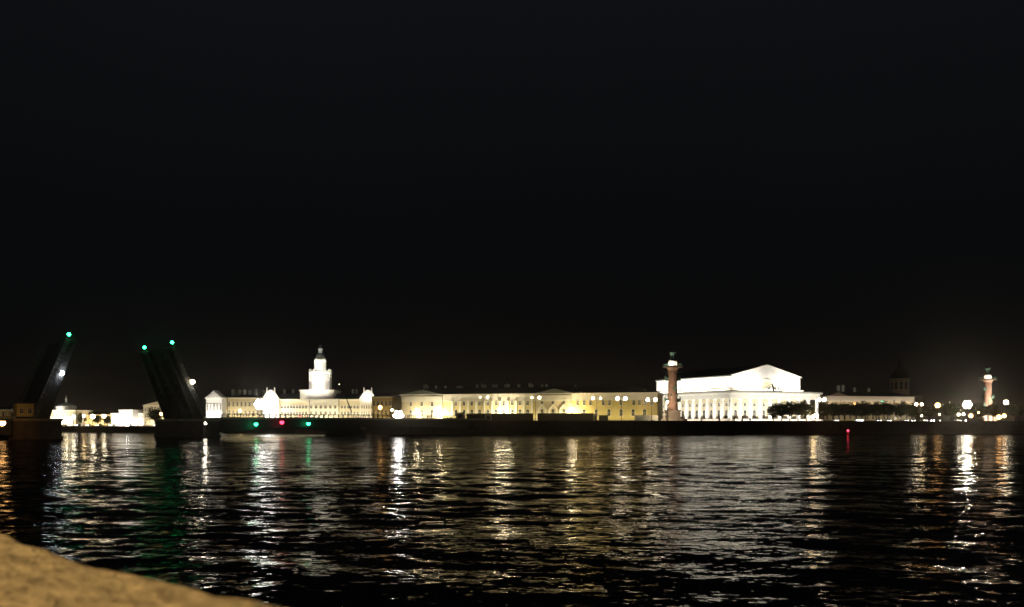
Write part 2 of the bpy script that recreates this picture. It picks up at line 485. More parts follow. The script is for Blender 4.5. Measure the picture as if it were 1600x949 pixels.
# ------------------------------------------------------------------ cabinet of curiosities: long wing building with stepped tower
def tower_building():
    Y = 510.0
    x0 = PX(412, Y); x1 = PX(588, Y); W = x1 - x0; cx = PX(500, Y + 6) - x0 + 1.2
    g = gz(x0)
    root = thing('museum_building', 'long pale three storey building with a stepped white tower topped by a globe', 'building', (x0, Y, g), 0)
    Z = lambda py: PZ(py, Y) - g
    D = 18.0; H = Z(625)
    b = MB(); b.box(0, W, 0, D, -0.5, H); b.build('wall', M_wall_c, root)
    b = MB(); b.box(-.3, W + .3, -.3, D + .3, -0.5, 1.4); b.build('plinth', M_granite2, root)
    cornice(root, W, D, H + .4, 0.8, 0.9)
    rf = hip_roof(root, W, D, H + .4, 3.6)
    # centre block and the two end pavilions with pediments
    s = W / 176.0
    for nm, a, c in (('end_pavilion', 0, 25 * s), ('centre_block', 70 * s, 118 * s), ('end_pavilion', W - 25 * s, W)):
        b = MB(); b.box(a + .003, c - .003, -1.6, -0.003, -0.4, H - .55); pv = b.build(nm, M_wall_w, root)
        k = MB()
        for i in range(7):
            xx = a + .6 + (c - a - 1.2) * i / 6
            k.box(xx - .3, xx + .3, -1.9, -1.603, 1.4, H - 1.4)
        k.build('pilasters', M_trim, pv)
        k = MB(); k.box(a - .4, c + .4, -2.4, -.003, H - .547, H + .5); k.build('entablature', M_trim, pv)
        if nm == 'end_pavilion':
            k = MB(); k.prism([(a - .4, H + .503), (c + .4, H + .503), (c - 2.2, H + 4.2), ((a + c) / 2 + .8, H + 5.6), ((a + c) / 2 - .8, H + 5.6), (a + 2.2, H + 4.2)], -2.2, -1.2)
            k.prism([(a + 2, H + 4.203), (a + 2.8, H + 4.203), (a + 2.6, H + 7.0), (a + 2.2, H + 7.0)], -2.1, -1.3)
            k.prism([(c - 2.8, H + 4.203), (c - 2, H + 4.203), (c - 2.2, H + 7.0), (c - 2.6, H + 7.0)], -2.1, -1.3)
            k.build('pediment', M_wall_w, pv)
    wm = window_mesh(1.2, 2.2); wm2 = window_mesh(1.2, 1.7)
    sp = []
    for (a, c, yy, n) in ((0, 25 * s, -1.6, 6), (25 * s, 70 * s, 0, 9), (70 * s, 118 * s, -1.6, 6), (118 * s, W - 25 * s, 0, 6), (W - 25 * s, W, -1.6, 6)):
        for i in range(n):
            xx = a + .6 + (c - a - 1.2) * (i + .5) / n
            sp += [(xx, 2.4, yy), (xx, 6.4, yy)]
    put_windows(root, wm, sp)
    sp2 = [(x_, 10.3, y_) for (x_, z_, y_) in sp if z_ < 3]
    put_windows(root, wm2, sp2[:33])
    for px in (438, 452, 547, 553):
        chimney(rf, PX(px, Y) - x0, D * .5, H + 3.2, 1.3, 2.6)
    # tower
    cy_ = 8.6; cx -= 1.5
    px = lambda p: p * Y / F
    tw = MB(); r1 = px(26)
    y0_ = -1.2
    tw.box(cx - r1, cx + r1, y0_, 19, H - 1, Z(611.5)); tw.box(cx - r1 - .5, cx + r1 + .5, y0_ - .5, 19.5, Z(611.497), Z(609.5)); tw.box(cx - r1 + 1, cx + r1 - 1, y0_ + 1, 18, Z(609.497), Z(609.32))
    for k in range(9):
        xx = cx - r1 + .7 + (2 * r1 - 1.4) * k / 8
        tw.box(xx - .35, xx + .35, y0_ - .25, y0_ - .003, H + .6, Z(611.6))
    tw.build('tower_base', M_wall_w, root)
    r2 = px(15.3) / math.cos(math.pi / 8); ph = math.pi / 8
    t2 = MB()
    t2.lathe([(r2, Z(609.3)), (r2, Z(583)), (r2 + .35, Z(583)), (r2 + .9, Z(581)), (r2 + .9, Z(580)), (r2 - .3, Z(579.8)), (r2 - .3, Z(577.5))], 8, (cx, cy_, 0), ph)
    for k in range(8):
        a = ph + 2 * math.pi * k / 8
        t2.tube((cx + (r2 + .1) * math.cos(a), cy_ + (r2 + .1) * math.sin(a), Z(609)), (cx + (r2 + .1) * math.cos(a), cy_ + (r2 + .1) * math.sin(a), Z(583.2)), .55, .5)
    m2 = t2.build('tower_middle_tier', M_wall_w, root)
    r3 = px(7.8) / math.cos(math.pi / 8)
    t3 = MB()
    t3.lathe([(r3, Z(577.4)), (r3, Z(563)), (r3 + .5, Z(562.3)), (r3 + .5, Z(561)), (r3, Z(560.8)), (r3, Z(559))], 8, (cx, cy_, 0), ph)
    for k in range(8):
        a = ph + 2 * math.pi * k / 8
        t3.tube((cx + (r3 + .1) * math.cos(a), cy_ + (r3 + .1) * math.sin(a), Z(577.4)), (cx + (r3 + .1) * math.cos(a), cy_ + (r3 + .1) * math.sin(a), Z(563)), .32)
    m3 = t3.build('tower_upper_tier', M_wall_w, root)
    aw = window_mesh(2.0, 4.0, True); aw3 = window_mesh(1.1, 2.6, True)
    for k in range(8):
        a = -math.pi / 2 + 2 * math.pi * k / 8
        for (wmm, rr, zz, par) in ((aw, px(15.3), Z(603), m2), (aw3, px(7.8), Z(574.5), m3)):
            f = bpy.data.objects.new('window', wmm[0]); COL.objects.link(f); f.parent = par
            f.location = (cx + rr * math.cos(a), cy_ + rr * math.sin(a), zz); f.rotation_euler = (0, 0, a + math.pi / 2)
    # balustrade urns on the middle tier
    u = MB()
    for k in range(8):
        a = ph + 2 * math.pi * k / 8
        u.lathe([(.25, 0), (.5, .4), (.6, 1.0), (.3, 1.4), (.1, 1.8)], 8, (cx + r2 * math.cos(a), cy_ + r2 * math.sin(a), Z(580) + .02))
    u.build('urns', M_trim, root)
    t4 = MB(); t4.lathe([(px(7.6), Z(558.9)), (px(7.2), Z(556)), (px(5.4), Z(552.5)), (px(4.0), Z(550.2))], 16, (cx, cy_, 0)); t4.build('dome', M_roof, root, True)
    t5 = MB(); t5.lathe([(px(4.2), Z(550.1)), (px(3.2), Z(549.6)), (px(3.2), Z(544.8)), (px(4.2), Z(544.5)), (px(4.2), Z(543.5)), (px(2), Z(542.6))], 8, (cx, cy_, 0), ph)
    t5.build('lantern', M_wall_g, root)
    t6 = MB()
    for k in range(4):
        a = math.pi * k / 4; rr = px(2.6); prev = None
        for i in range(17):
            t = 2 * math.pi * i / 16
            p = Vector((cx + rr * math.cos(t) * math.cos(a), cy_ + rr * math.cos(t) * math.sin(a), Z(539.4) + rr * math.sin(t)))
            if prev is not None: t6.tube(prev, p, .12, n=5)
            prev = p
    t6.ball((cx, cy_, Z(539.4)), .35); t6.tube((cx, cy_, Z(542.7)), (cx, cy_, Z(535)), .1)
    t6.build('armillary_sphere', M_iron, root)
    # light: fittings on the roof for the tower, on the pavement for the front
    for dx, pw in ((-13, 1000), (13, 840), (0, 380)):
        area((cx + dx, -30, 1.2), (cx, cy_ - 3, Z(581)), 1.2, 1.2, pw, WHITE, root, 27)
    for dx in (-3.2, 0, 3.2):
        area((cx + dx, cy_ - px(17) - 1.5, Z(609) + .6), (cx, cy_, Z(585)), 1.0, .5, 330, WHITE, root)
        area((cx + dx * .9, cy_ - px(9) - 2.3, Z(578) + .4), (cx, cy_, Z(562)), .8, .4, 300, WHITE, root)
    area((cx, -7.5, 1.2), (cx, 0, 9), W * .8, .5, 11500, (1.0, .86, .55), root)
    area((12.5 * s, -6.5, 1.0), (12.5 * s, -1, 11), 7, .5, 9000, WHITE, root)
    area((W - 12.5 * s, -6.5, 1.0), (W - 12.5 * s, -1, 11), 7, .5, 1300, (1, .86, .58), root)
    for xx, pw in ((12.5 * s, 700), (W - 12.5 * s, 650)):
        area((xx, -5.5, H + .6), (xx, -1.8, H + 3.4), 5, .3, pw, WHITE, root)
    hs = MB(); hs.box(W * .1, W * .9, -8.2, -7.8, 0, .9); hs.build('light_trough', M_iron, root)
    return root
tower_building()

# ------------------------------------------------------------------ long ochre warehouse museum
def long_museum():
    A, W, rz = two_point(627, 482, 1027, 443)
    g = 5.6
    root = thing('warehouse_building', 'very long low ochre building with pilasters and arched windows left of the colonnaded hall', 'building', (A.x, A.y, g), rz)
    H = 20.5 - g; D = 22
    xs = lambda px: W * (px - 627) / 400 * (1 + 0.09 * (1 - (px - 627) / 400))   # along the receding front
    b = MB(); b.box(0, W, 0, D, -.5, H); b.build('wall', M_wall_y, root)
    b = MB(); b.box(-.25, W + .25, -.25, D + .25, -.5, 1.2); b.build('plinth', M_granite2, root)
    cornice(root, W, D, H + .003, .9, .9)
    b = MB(); b.box(-.1, W + .1, -.12, -.003, H - 3.9, H - .95); b.build('frieze', M_trim, root)
    rf = hip_roof(root, W, D, H + .006, 3.6, M_roof, .9)
    for px, w_, h in ((651, 2.6, 2.2), (668, 1.0, 1.6), (681, .9, 1.5), (706, 3.4, 1.2), (732, 1.2, 2), (741, .8, 2.4), (746, 1.8, 1.6), (757, 1.1, 2), (764, 1.3, 1.7), (780, 2.6, 2), (800, 1.5, 1.8), (818, 1.4, 2.2), (821, .7, 1.6), (835, 1, 1.6), (844, 1, 1.6), (890, .9, 1.0)):
        chimney(rf, xs(px), D * .62 + rnd.uniform(-2, 2), H + 1.8, w_, h + 1.3)
    # gabled end pavilions
    for nm, a, c in (('end_pavilion', xs(629), xs(692)), ('centre_pavilion', xs(838), xs(893))):
        b = MB(); b.box(a, c, -.9, -.003, -.3, H - .93); pv = b.build(nm, M_wall_c, root)
        k = MB(); k.box(a + .003, c - .003, -1.02, -.903, H - 4, H - .95); k.build('frieze_panel', M_trim, pv)
        k = MB(); k.prism([(a - .6, H + .02), (c + .6, H + .02), ((a + c) / 2, H + 2.4)], -1.2, 8); k.build('gable_roof', M_roof, pv)
    wr = window_mesh(1.3, 2.1); wa = window_mesh(1.5, 2.6, True)
    # end pavilion: three bays, pilastered range, gabled range, plain range
    b3 = [643, 660, 676]; put_windows(root, wr, [(xs(p), 8.6, -.9) for p in b3]); put_windows(root, wa, [(xs(p), 3.2, -.9) for p in b3])
    bp = [712.5, 725, 737, 749, 762, 775, 787, 800, 812, 824]
    put_windows(root, wr, [(xs(p), 8.8) for p in bp]); put_windows(root, wa, [(xs(p), 3.4) for p in bp])
    for p in [706.5 + 12.4 * i for i in range(11)]:
        k = MB(); x = xs(p); k.box(x - .5, x + .5, -.5, -.003, 1.3, H - 4.1); k.box(x - .7, x + .7, -.65, -.003, H - 4.097, H - 3.5); k.build('pilaster', M_trim, root)
    bg_ = [847, 864, 881]
    put_windows(root, wr, [(xs(p), 9.4, -.9) for p in bg_]); put_windows(root, wa, [(xs(p), 3.4, -.9) for p in bg_])
    for p in bg_:
        k = MB(); x = xs(p)
        k.prism([(x - 2.3, 6.6), (x - 1.7, 6.6), (x - 0.2, 8.4), (x + .2, 8.4), (x + 1.7, 6.6), (x + 2.3, 6.6), (x, 9.2)], -1.35, -.903)
        k.box(x - 2.2, x - 1.6, -1.3, -.903, 1.3, 6.597); k.box(x + 1.6, x + 2.2, -1.3, -.903, 1.3, 6.597)
        k.build('window_hood', M_trim, root)
    bt = [902, 912, 922, 942, 952, 970, 990, 999, 1008, 1018]
    put_windows(root, window_mesh(1.2, 2.5), [(xs(p), 8.6) for p in bt])
    put_windows(root, wa, [(xs(p), 3.2) for p in (912, 931, 951, 970, 989, 1007)])
    # floods: weak general wash and four strong pools
    Y_ = (1, .74, .36)
    area((W * .30, -6, .6), (W * .30, 0, 9), W * .55, .4, 4600, (1, .86, .50), root)
    area((W * .78, -6, .6), (W * .78, 0, 8), W * .40, .4, 2500, (1, .82, .40), root)
    for px, pw, c in ((655, 2600, (1, .85, .5)), (690, 6500, (1, .88, .6)), (788, 6000, (1, .86, .55)), (896, 6500, (1, .8, .42))):
        area((xs(px), -3.6, 1.3), (xs(px), 0, 7), 2.2, .4, pw, c, root)
    hs = MB(); hs.box(W * .03, W * .97, -6.7, -6.3, 0, .7); hs.build('light_trough', M_iron, root)
    for px, txt in ((655, 'floodlight between the arched windows of the ochre building\'s left pavilion'), (690, 'brightest floodlight at the right edge of the ochre building\'s left pavilion'),
                    (782, 'floodlight among the white pilasters of the ochre building'), (794, 'floodlight right of the glare among the ochre building\'s pilasters'), (896, 'floodlight right of the three hooded windows of the ochre building')):
        q = root.matrix_basis @ Vector((xs(px), -4.2, 4.6)) if False else None
        ca, sa = math.cos(rz), math.sin(rz); lx, ly = xs(px), -3.2
        P = (A.x + lx * ca - ly * sa, A.y + lx * sa + ly * ca, g)
        flood_fixture(P, (P[0] - 2, P[1] - 60, 9), WHITE, 0, txt, .55, E_flood, 'floodlights in front of the ochre building', stand=6.2 if px != 690 else 5.4)
    return root
long_museum()

# ------------------------------------------------------------------ colonnaded exchange hall
def exchange():
    rz = R(28); g = 6.0
    root = thing('colonnaded_hall', 'brilliantly lit white temple-like hall with colonnades, attic and front gable', 'building', (119, 490, g), rz)
    W, D = 68.0, 82.0
    zc, ze, za = 1.5, 13.0, 17.5
    b = MB(); b.box(-2.4, W + 2.4, -2.4, D + 2.4, -.6, .5); b.box(-1.8, W + 1.8, -1.8, D + 1.8, .503, 1.0); b.box(-1.2, W + 1.2, -1.2, D + 1.2, 1.003, zc); b.build('stepped_base', M_granite2, root)
    b = MB(); b.box(6, W - 6, 6, D - 6, zc, za + 1); wl = b.build('wall', M_wall_c, root)
    c = MB(); c.lathe([(1.15, zc), (1.15, zc + .3), (.98, zc + .5), (.97, 5), (.84, ze - .9), (.84, ze - .75), (1.15, ze - .45), (1.2, ze)], 18)
    cm = c.mesh('column', M_trim, True)
    spots = [(1 + (W - 2) * i / 9, 1.0) for i in range(10)] + [(1 + (W - 2) * i / 9, D - 1) for i in range(10)] + [(1.0, 1 + (D - 2) * j / 13) for j in range(1, 13)] + [(W - 1, 1 + (D - 2) * j / 13) for j in range(1, 13)]
    for x, y in spots:
        o = bpy.data.objects.new('column', cm); COL.objects.link(o); o.parent = root; o.location = (x, y, 0)
    # entablature ring
    def ring(bm, o_, i_, z0, z1):
        bm.box(-o_, W + o_, -o_, i_, z0, z1); bm.box(-o_, W + o_, D - i_, D + o_, z0, z1)
        bm.box(-o_, i_, i_ + .002, D - i_ - .002, z0, z1); bm.box(W - i_, W + o_, i_ + .002, D - i_ - .002, z0, z1)
    b = MB(); ring(b, .2, 2.2, ze + .003, ze + 2.9)
    for i in range(76):
        x = .3 + (W - .6) * i / 75; b.box(x - .28, x + .28, -.75, -.203, ze + 2.5, ze + 2.9)
    for i in range(92):
        y = .3 + (D - .6) * i / 91; b.box(-.75, -.203, y - .28, y + .28, ze + 2.5, ze + 2.9)
    b.build('entablature', M_trim, root)
    b = MB(); ring(b, 1.3, 6.2, ze + 2.903, za - .6); b.build('cornice', M_trim, root)
    b = MB(); b.slab([(-1.35, -1.35), (W + 1.35, -1.35), (W + 1.35, D + 1.35), (-1.35, D + 1.35)], za - .597, za - .2); b.build('gallery_roof', M_roof, root)
    # attic
    ax0, ax1, ay0, ay1 = 9.0, 61.0, 8.0, 77.0; ez = 32 - g; pz = 38 - g; mx = (ax0 + ax1) / 2
    b = MB(); b.prism([(ax0, za - .2), (ax1, za - .2), (ax1, ez), (mx, pz), (ax0, ez)], ay0, ay1); at = b.build('attic', M_wall_w, root)
    r_ = MB()
    for sgn in (-1, 1):
        xo = ax0 - .8 if sgn < 0 else ax1 + .8
        zz = ez - .35
        r_.add([(mx, ay0 + .6, pz + .25), (xo, ay0 + .6, zz + .15), (xo, ay1 + .6, zz + .15), (mx, ay1 + .6, pz + .25), (mx, ay0 + .6, pz + .6), (xo, ay0 + .6, zz + .5), (xo, ay1 + .6, zz + .5), (mx, ay1 + .6, pz + .6)],
               [(0, 1, 2, 3), (4, 7, 6, 5), (0, 4, 5, 1), (1, 5, 6, 2), (2, 6, 7, 3)])
    r_.build('roof', M_roof, root)
    k = MB()
    for sgn in (-1, 1):
        xo = ax0 - .8 if sgn < 0 else ax1 + .8
        k.add([(mx, ay0 - .5, pz + .1), (xo, ay0 - .5, ez - .35), (xo, ay0 - .003, ez - .35), (mx, ay0 - .003, pz + .1), (mx, ay0 - .5, pz + .8), (xo, ay0 - .5, ez + .35), (xo, ay0 - .003, ez + .35), (mx, ay0 - .003, pz + .8)],
              [(0, 1, 2, 3), (4, 7, 6, 5), (0, 4, 5, 1), (1, 5, 6, 2), (2, 6, 7, 3), (0, 3, 7, 4)])
    k.box(ax0 - .6, ax0 - .003, ay0 + .003, ay1, ez - .9, ez - .4)
    k.build('gable_moulding', M_trim, at)
    # large semicircular window low in the gable front, with the sculpture group before it
    s = MB(); n = 14
    o_ = [(7.2 * math.cos(math.pi * i / n), 7.2 * math.sin(math.pi * i / n)) for i in range(n + 1)]; i_ = [(5.6 * math.cos(math.pi * i / n), 5.6 * math.sin(math.pi * i / n)) for i in range(n + 1)]
    for i in range(n): s.prism([(mx + i_[i][0], za + i_[i][1]), (mx + o_[i][0], za + o_[i][1]), (mx + o_[i + 1][0], za + o_[i + 1][1]), (mx + i_[i + 1][0], za + i_[i + 1][1])], ay0 - .35, ay0 - .003)
    fr = s.build('thermal_window', M_trim, at)
    s = MB(); s.prism([(mx + a_, za + c_) for a_, c_ in i_], ay0 - .08, ay0 - .004); s.build('pane', M_wall_c, fr)  # pane coloured cream to stand for glass washed out by floodlight
    s = MB()
    for dx, h, r0 in ((-5.5, 2.2, .8), (-3.6, 2.8, .8), (-1.2, 4.6, 1.0), (.9, 3.2, .9), (3.2, 2.9, .8), (5.2, 2.1, .9)):
        z0 = za - .2
        s.lathe([(r0, 0), (r0 * 1.1, h * .25), (r0 * .75, h * .5), (r0 * .85, h * .68), (r0 * .3, h * .78), (r0 * .36, h * .88), (r0 * .2, h)], 10, (mx + dx, 2.6, z0))
        s.tube((mx + dx, 2.6, z0 + h * .66), (mx + dx + rnd.choice((-1, 1)) * 1.2, 2.2, z0 + h * .55), .22, .14)
    for dx in (-3, 0.2, 3.3):
        for i in range(12):
            a0, a1 = 2 * math.pi * i / 12, 2 * math.pi * (i + 1) / 12
            s.tube((mx + dx + 1.1 * math.cos(a0), 1.6, za + 1.0 + 1.1 * math.sin(a0)), (mx + dx + 1.1 * math.cos(a1), 1.6, za + 1.0 + 1.1 * math.sin(a1)), .16)
    s.build('sculpture_group', M_stone, root, True)
    # inner wall windows: arched doors, square windows above
    wd = window_mesh(1.9, 3.6, True); wq = window_mesh(1.6, 1.8)
    fx = [6 + (W - 12) * (i + .5) / 8 for i in range(8)]; fy = [6 + (D - 12) * (i + .5) / 11 for i in range(11)]
    put_windows(wl, wd, [(x, zc + .6, 6.0) for x in fx]); put_windows(wl, wq, [(x, zc + 7.2, 6.0) for x in fx])
    put_windows(wl, wd, [(6.0, zc + .6, y, -math.pi / 2) for y in fy] and [(6.0, zc + .6, y, -math.pi / 2) for y in fy]); put_windows(wl, wq, [(6.0, zc + 7.2, y, -math.pi / 2) for y in fy])
    # lights: troughs on the paving before front and flank, strips on the gallery roof for the attic
    C = (1.0, .95, .84)
    area((W / 2, -5.5, .4), (W / 2, 0, 12), W, .5, 26000, C, root)
    a = area((-5.5, D * .5, .4), (0, D * .5, 12), 0.5, D, 20000, C, root); 
    a.rotation_euler = (Vector((5.5, 0, 11)).to_track_quat('-Z', 'Y').to_euler()); a.data.size = D; a.data.size_y = .5
    area((mx, 2.2, za + .2), (mx, ay0, za + 9), 50, .4, 19000, C, root)
    a = area((3.2, (ay0 + ay1) / 2, za + .2), (ax0, (ay0 + ay1) / 2, za + 8), .4, ay1 - ay0, 17000, C, root)
    a.data.size = ay1 - ay0; a.data.size_y = .4
    h = MB(); h.box(2, W - 2, -6.2, -5.8, -.1, .3); h.box(-6.2, -5.8, 2, D - 2, -.1, .3); h.build('light_trough', M_iron, root)
    return root
exchange()

# ------------------------------------------------------------------ further buildings
def plain_house(name, label, pxa, Ya, pxb, Yb, py_top, D, wall_m, roof_m, roof_h, floors, bays, light=None, arch=False, chims=(), g=None, gable=False, strip=False):
    A, W, rz = two_point(pxa, Ya, pxb, Yb)
    g = gz(A.x) if g is None else g
    Ym = (Ya + Yb) / 2
    H = PZ(py_top, Ym) - g
    root = thing(name, label, 'building', (A.x, A.y, g), rz)
    b = MB(); b.box(0, W, 0, D, -.5, H); b.build('wall', wall_m, root)
    b = MB(); b.box(-.2, W + .2, -.2, D + .2, -.5, .9); b.build('plinth', M_granite2, root)
    cornice(root, W, D, H + .003, .5, .6)
    if gable:
        k = MB(); k.prism([(-.5, H + .006), (W + .5, H + .006), (W / 2, H + roof_h)], -.5, D); rf = k.build('gable_roof', roof_m, root)
        k = MB(); k.prism([(0.4, H + .2), (W - .4, H + .2), (W / 2, H + roof_h - .35)], -.62, -.503); k.build('pediment', wall_m, root)
    else:
        rf = hip_roof(root, W, D, H + .006, roof_h, roof_m, .5)
    if floors:
        fh = (H - 1.6) / floors
        wm = window_mesh(1.1, fh * .52)
        put_windows(root, wm, [(W * (i + .5) / bays, 1.5 + fh * f, 0) for f in range(floors) for i in range(bays)])
    for x, h in chims: chimney(rf, W * x, D * .5, H + roof_h * .6, 1.4, h)
    if light:
        pw, col = light
        area((W / 2, -5, 1.0), (W / 2, 0, H * .6), W * .8, .4, pw, col, root)
    return root

plain_house('corner_house', 'narrow warm lit house between the towered building and the long ochre building', 581, 497, 613, 494, 620, 14, M_wall_y, M_roof_r, 2.2, 3, 5, (900, WARM))
plain_house('academy_house', 'pale yellow block with roof chimneys left of the towered building', 349, 540, 412, 540, 621.5, 18, M_wall_c, M_roof, 2.0, 3, 10, (4500, (1, .85, .5)), chims=((.12, 3.6), (.3, 3.2), (.42, 3.4), (.55, 3.0), (.7, 3.6), (.9, 3.2)))
plain_house('gabled_pavilion', 'blazing white gabled pavilion just right of the upright bridge leaf', 322, 530, 347, 527, 622, 4, M_wall_w, M_wall_w, 4.6, 2, 5, (9000, WHITE), gable=True)
plain_house('pediment_house', 'tall house with a low pediment half hidden by the right bridge leaf', 224, 572, 274, 562, 633, 16, M_wall_c, M_roof_r, 2.6, 3, 7, (3000, (1, .85, .55)), gable=True)
plain_house('white_row_house', 'short glaring white house left of the pediment house across the river', 186, 580, 207, 578, 640.5, 14, M_wall_w, M_roof, 1.2, 2, 5, (7600, WHITE))
plain_house('low_white_house', 'low white lit house tucked between taller ones left of the right bridge leaf', 207.5, 585, 224, 583, 645.5, 14, M_wall_w, M_roof, 1.2, 2, 4, (4200, WHITE))
plain_house('narrow_white_house', 'narrow low bright house beside the street lamps left of the glaring white house', 174, 582, 185.5, 580, 646, 14, M_wall_w, M_roof, 1.0, 2, 3, (3000, (1, .85, .6)))
plain_house('low_ochre_row', 'low dim ochre terrace behind the street lamps between the two bridge leaves', 121, 600, 173, 590, 648, 14, M_wall_y, M_roof_r, 2.2, 2, 12, (3600, WARM))
def domed():
    Ya = 588
    r = plain_house('domed_building', 'bright domed building beside the left bridge leaf', 69, 592, 118, 586, 641, 16, M_wall_c, M_roof_r, 1.0, 2, 9, (9000, (1, .88, .62)))
    s = Ya / F; b = MB(); c = (24.5 * s, 8, PZ(641, Ya) - gz(-290))
    b.lathe([(15 * s, .2), (15 * s, 2.0), (15.8 * s, 2.2), (15.8 * s, 2.6)], 20, c); b.build('drum', M_trim, r)
    b = MB(); b.lathe([(14.5 * s, 2.6), (12 * s, 3.4), (8 * s, 4.3), (3 * s, 4.9), (1.6 * s, 5.0)], 20, c); b.build('dome', M_wall_g, r, True)
    b = MB(); b.lathe([(1.6 * s, 5.0), (1.6 * s, 7.0), (2 * s, 7.1), (.6 * s, 8.2), (.1, 10)], 10, c); b.build('lantern', M_trim, r)
    area((24.5 * s, -2, c[2] + 1.2), (24.5 * s, 4, c[2] + 3), 8, .3, 500, WHITE, r)
domed()
plain_house('edge_house', 'dim pale house at the left edge behind the bridge pier', -14, 560, 17, 555, 640, 14, M_wall_c, M_roof, 2.4, 2, 6, (260, WARM))
nw = plain_house('long_rear_building', 'long low building with a lit pale frieze behind the trees right of the colonnaded hall', 1288, 548, 1429, 566, 619.5, 20, M_wall_c, M_roof, 3.2, 0, 0, None, g=6.0, chims=((.26, 4.5), (.31, 4.8), (.44, 3.2), (.6, 3.0)))
def rear_extras():
    A, W, rz = two_point(1288, 548, 1429, 566)
    H = PZ(619.5, 557) - 6
    b = MB(); b.box(.2, W - .2, -.15, -.003, H - 3.4, H - .65); b.build('frieze', M_trim, nw)
    b = MB(); b.prism([(2, H + .02), (17, H + .02), (9.5, H + 2.4)], -.5, 8); b.build('gable_roof', M_roof_r, nw)
    put_windows(nw, window_mesh(1.3, 2.4), [(W * (i + .5) / 16, 6.6, 0) for i in range(16)]); put_windows(nw, window_mesh(1.5, 2.6, True), [(W * (i + .5) / 16, 1.6, 0) for i in range(16)])
    area((W * .5, -1.6, H - 5.2), (W * .5, 0, H - 1.5), W * .95, .2, 1150, (1, .76, .5), nw)
    area((W * .5, -5, .6), (W * .5, 0, 4), W * .9, .3, 420, (1, .78, .4), nw)
    b = MB(); b.box(W * .02, W * .98, -1.9, -1.4, H - 5.6, H - 5.35)
    for i in range(12): b.box(W * (.04 + .92 * i / 11) - .06, W * (.04 + .92 * i / 11) + .06, -1.4, -.003, H - 5.55, H - 5.4)
    b.build('light_trough', M_iron, nw)
rear_extras()
def church():
    Y = 800; x = PX(1406, Y); s = Y / F
    r = thing('church', 'dim church drum with a dark dome far behind the trees on the right', 'church', (x, Y, 6))
    z = lambda py: PZ(py, Y) - 6
    b = MB(); b.box(-14, 14, -14, 14, 0, z(619)); b.build('body', M_wall_c, r)
    b = MB(); b.lathe([(14 * s, z(618.9)), (14 * s, z(595)), (15 * s, z(594)), (15 * s, z(592))], 20); d = b.build('drum', M_wall_c, r)
    wm = window_mesh(2.2, 5.5, True)
    for k in range(12):
        a = -math.pi / 2 + (k + .5) * math.pi / 6
        f = bpy.data.objects.new('window', wm[0]); COL.objects.link(f); f.parent = d; f.location = (14 * s * math.cos(a), 14 * s * math.sin(a), z(609)); f.rotation_euler = (0, 0, a + math.pi / 2)
        p = bpy.data.objects.new('pane', wm[1]); COL.objects.link(p); p.parent = f
    b = MB(); b.lathe([(14 * s, z(591.8)), (13.4 * s, z(586)), (11 * s, z(580)), (6.5 * s, z(575)), (2 * s, z(573))], 20); b.build('dome', M_roof, r, True)
    b = MB(); b.lathe([(1.8 * s, z(573)), (1.8 * s, z(566)), (2.4 * s, z(565)), (.4 * s, z(561)), (.1, z(553))], 10); b.build('lantern', M_roof, r)
    area((4, -28, z(600)), (0, -8, z(602)), 3, 3, 75, (1, .7, .5), r)
church()

# ------------------------------------------------------------------ rostral columns
def seated_figure(parent, loc, rz):
    """stone river god, one continuous skinned body seated on a block"""
    pts = [((0, 0, 1.35), .42), ((0, .05, 1.9), .40), ((0, .1, 2.5), .48), ((0, .08, 2.85), .2), ((0, .0, 3.2), .27),
           ((.55, .05, 2.55), .2), ((.75, -.25, 2.0), .16), ((.6, -.7, 1.75), .12),
           ((-.55, .05, 2.55), .2), ((-.85, -.05, 2.0), .16), ((-1.0, -.3, 1.5), .12),
           ((.3, -.8, 1.4), .27), ((.34, -1.0, .7), .19), ((.36, -1.1, .12), .15), ((.36, -1.45, .08), .12),
           ((-.3, -.75, 1.45), .27), ((-.4, -1.15, .75), .19), ((-.42, -1.2, .12), .15), ((-.42, -1.55, .08), .12)]
    ed = [(0, 1), (1, 2), (2, 3), (3, 4), (2, 5), (5, 6), (6, 7), (2, 8), (8, 9), (9, 10), (0, 11), (11, 12), (12, 13), (13, 14), (0, 15), (15, 16), (16, 17), (17, 18)]
    me = bpy.data.meshes.new('statue'); me.from_pydata([p for p, r in pts], ed, []); me.materials.append(M_stone)
    o = bpy.data.objects.new('statue', me); COL.objects.link(o)
    md = o.modifiers.new('skin', 'SKIN')
    if not me.skin_vertices: me.skin_vertices.new()
    for i, (p, r) in enumerate(pts): me.skin_vertices[0].data[i].radius = (r, r)
    me.skin_vertices[0].data[0].use_root = True
    o.modifiers.new('sub', 'SUBSURF').levels = 1; o.modifiers[-1].render_levels = 1
    o.parent = parent; o.location = loc; o.rotation_euler = (0, 0, rz)
    bl = MB(); bl.box(-.7, .7, -.4, .9, -.001, 1.1); bl.box(-1.2, 1.2, -1.7, 1.0, -.9, -.003); bl.build('seat_block', M_granite2, o)
    return o

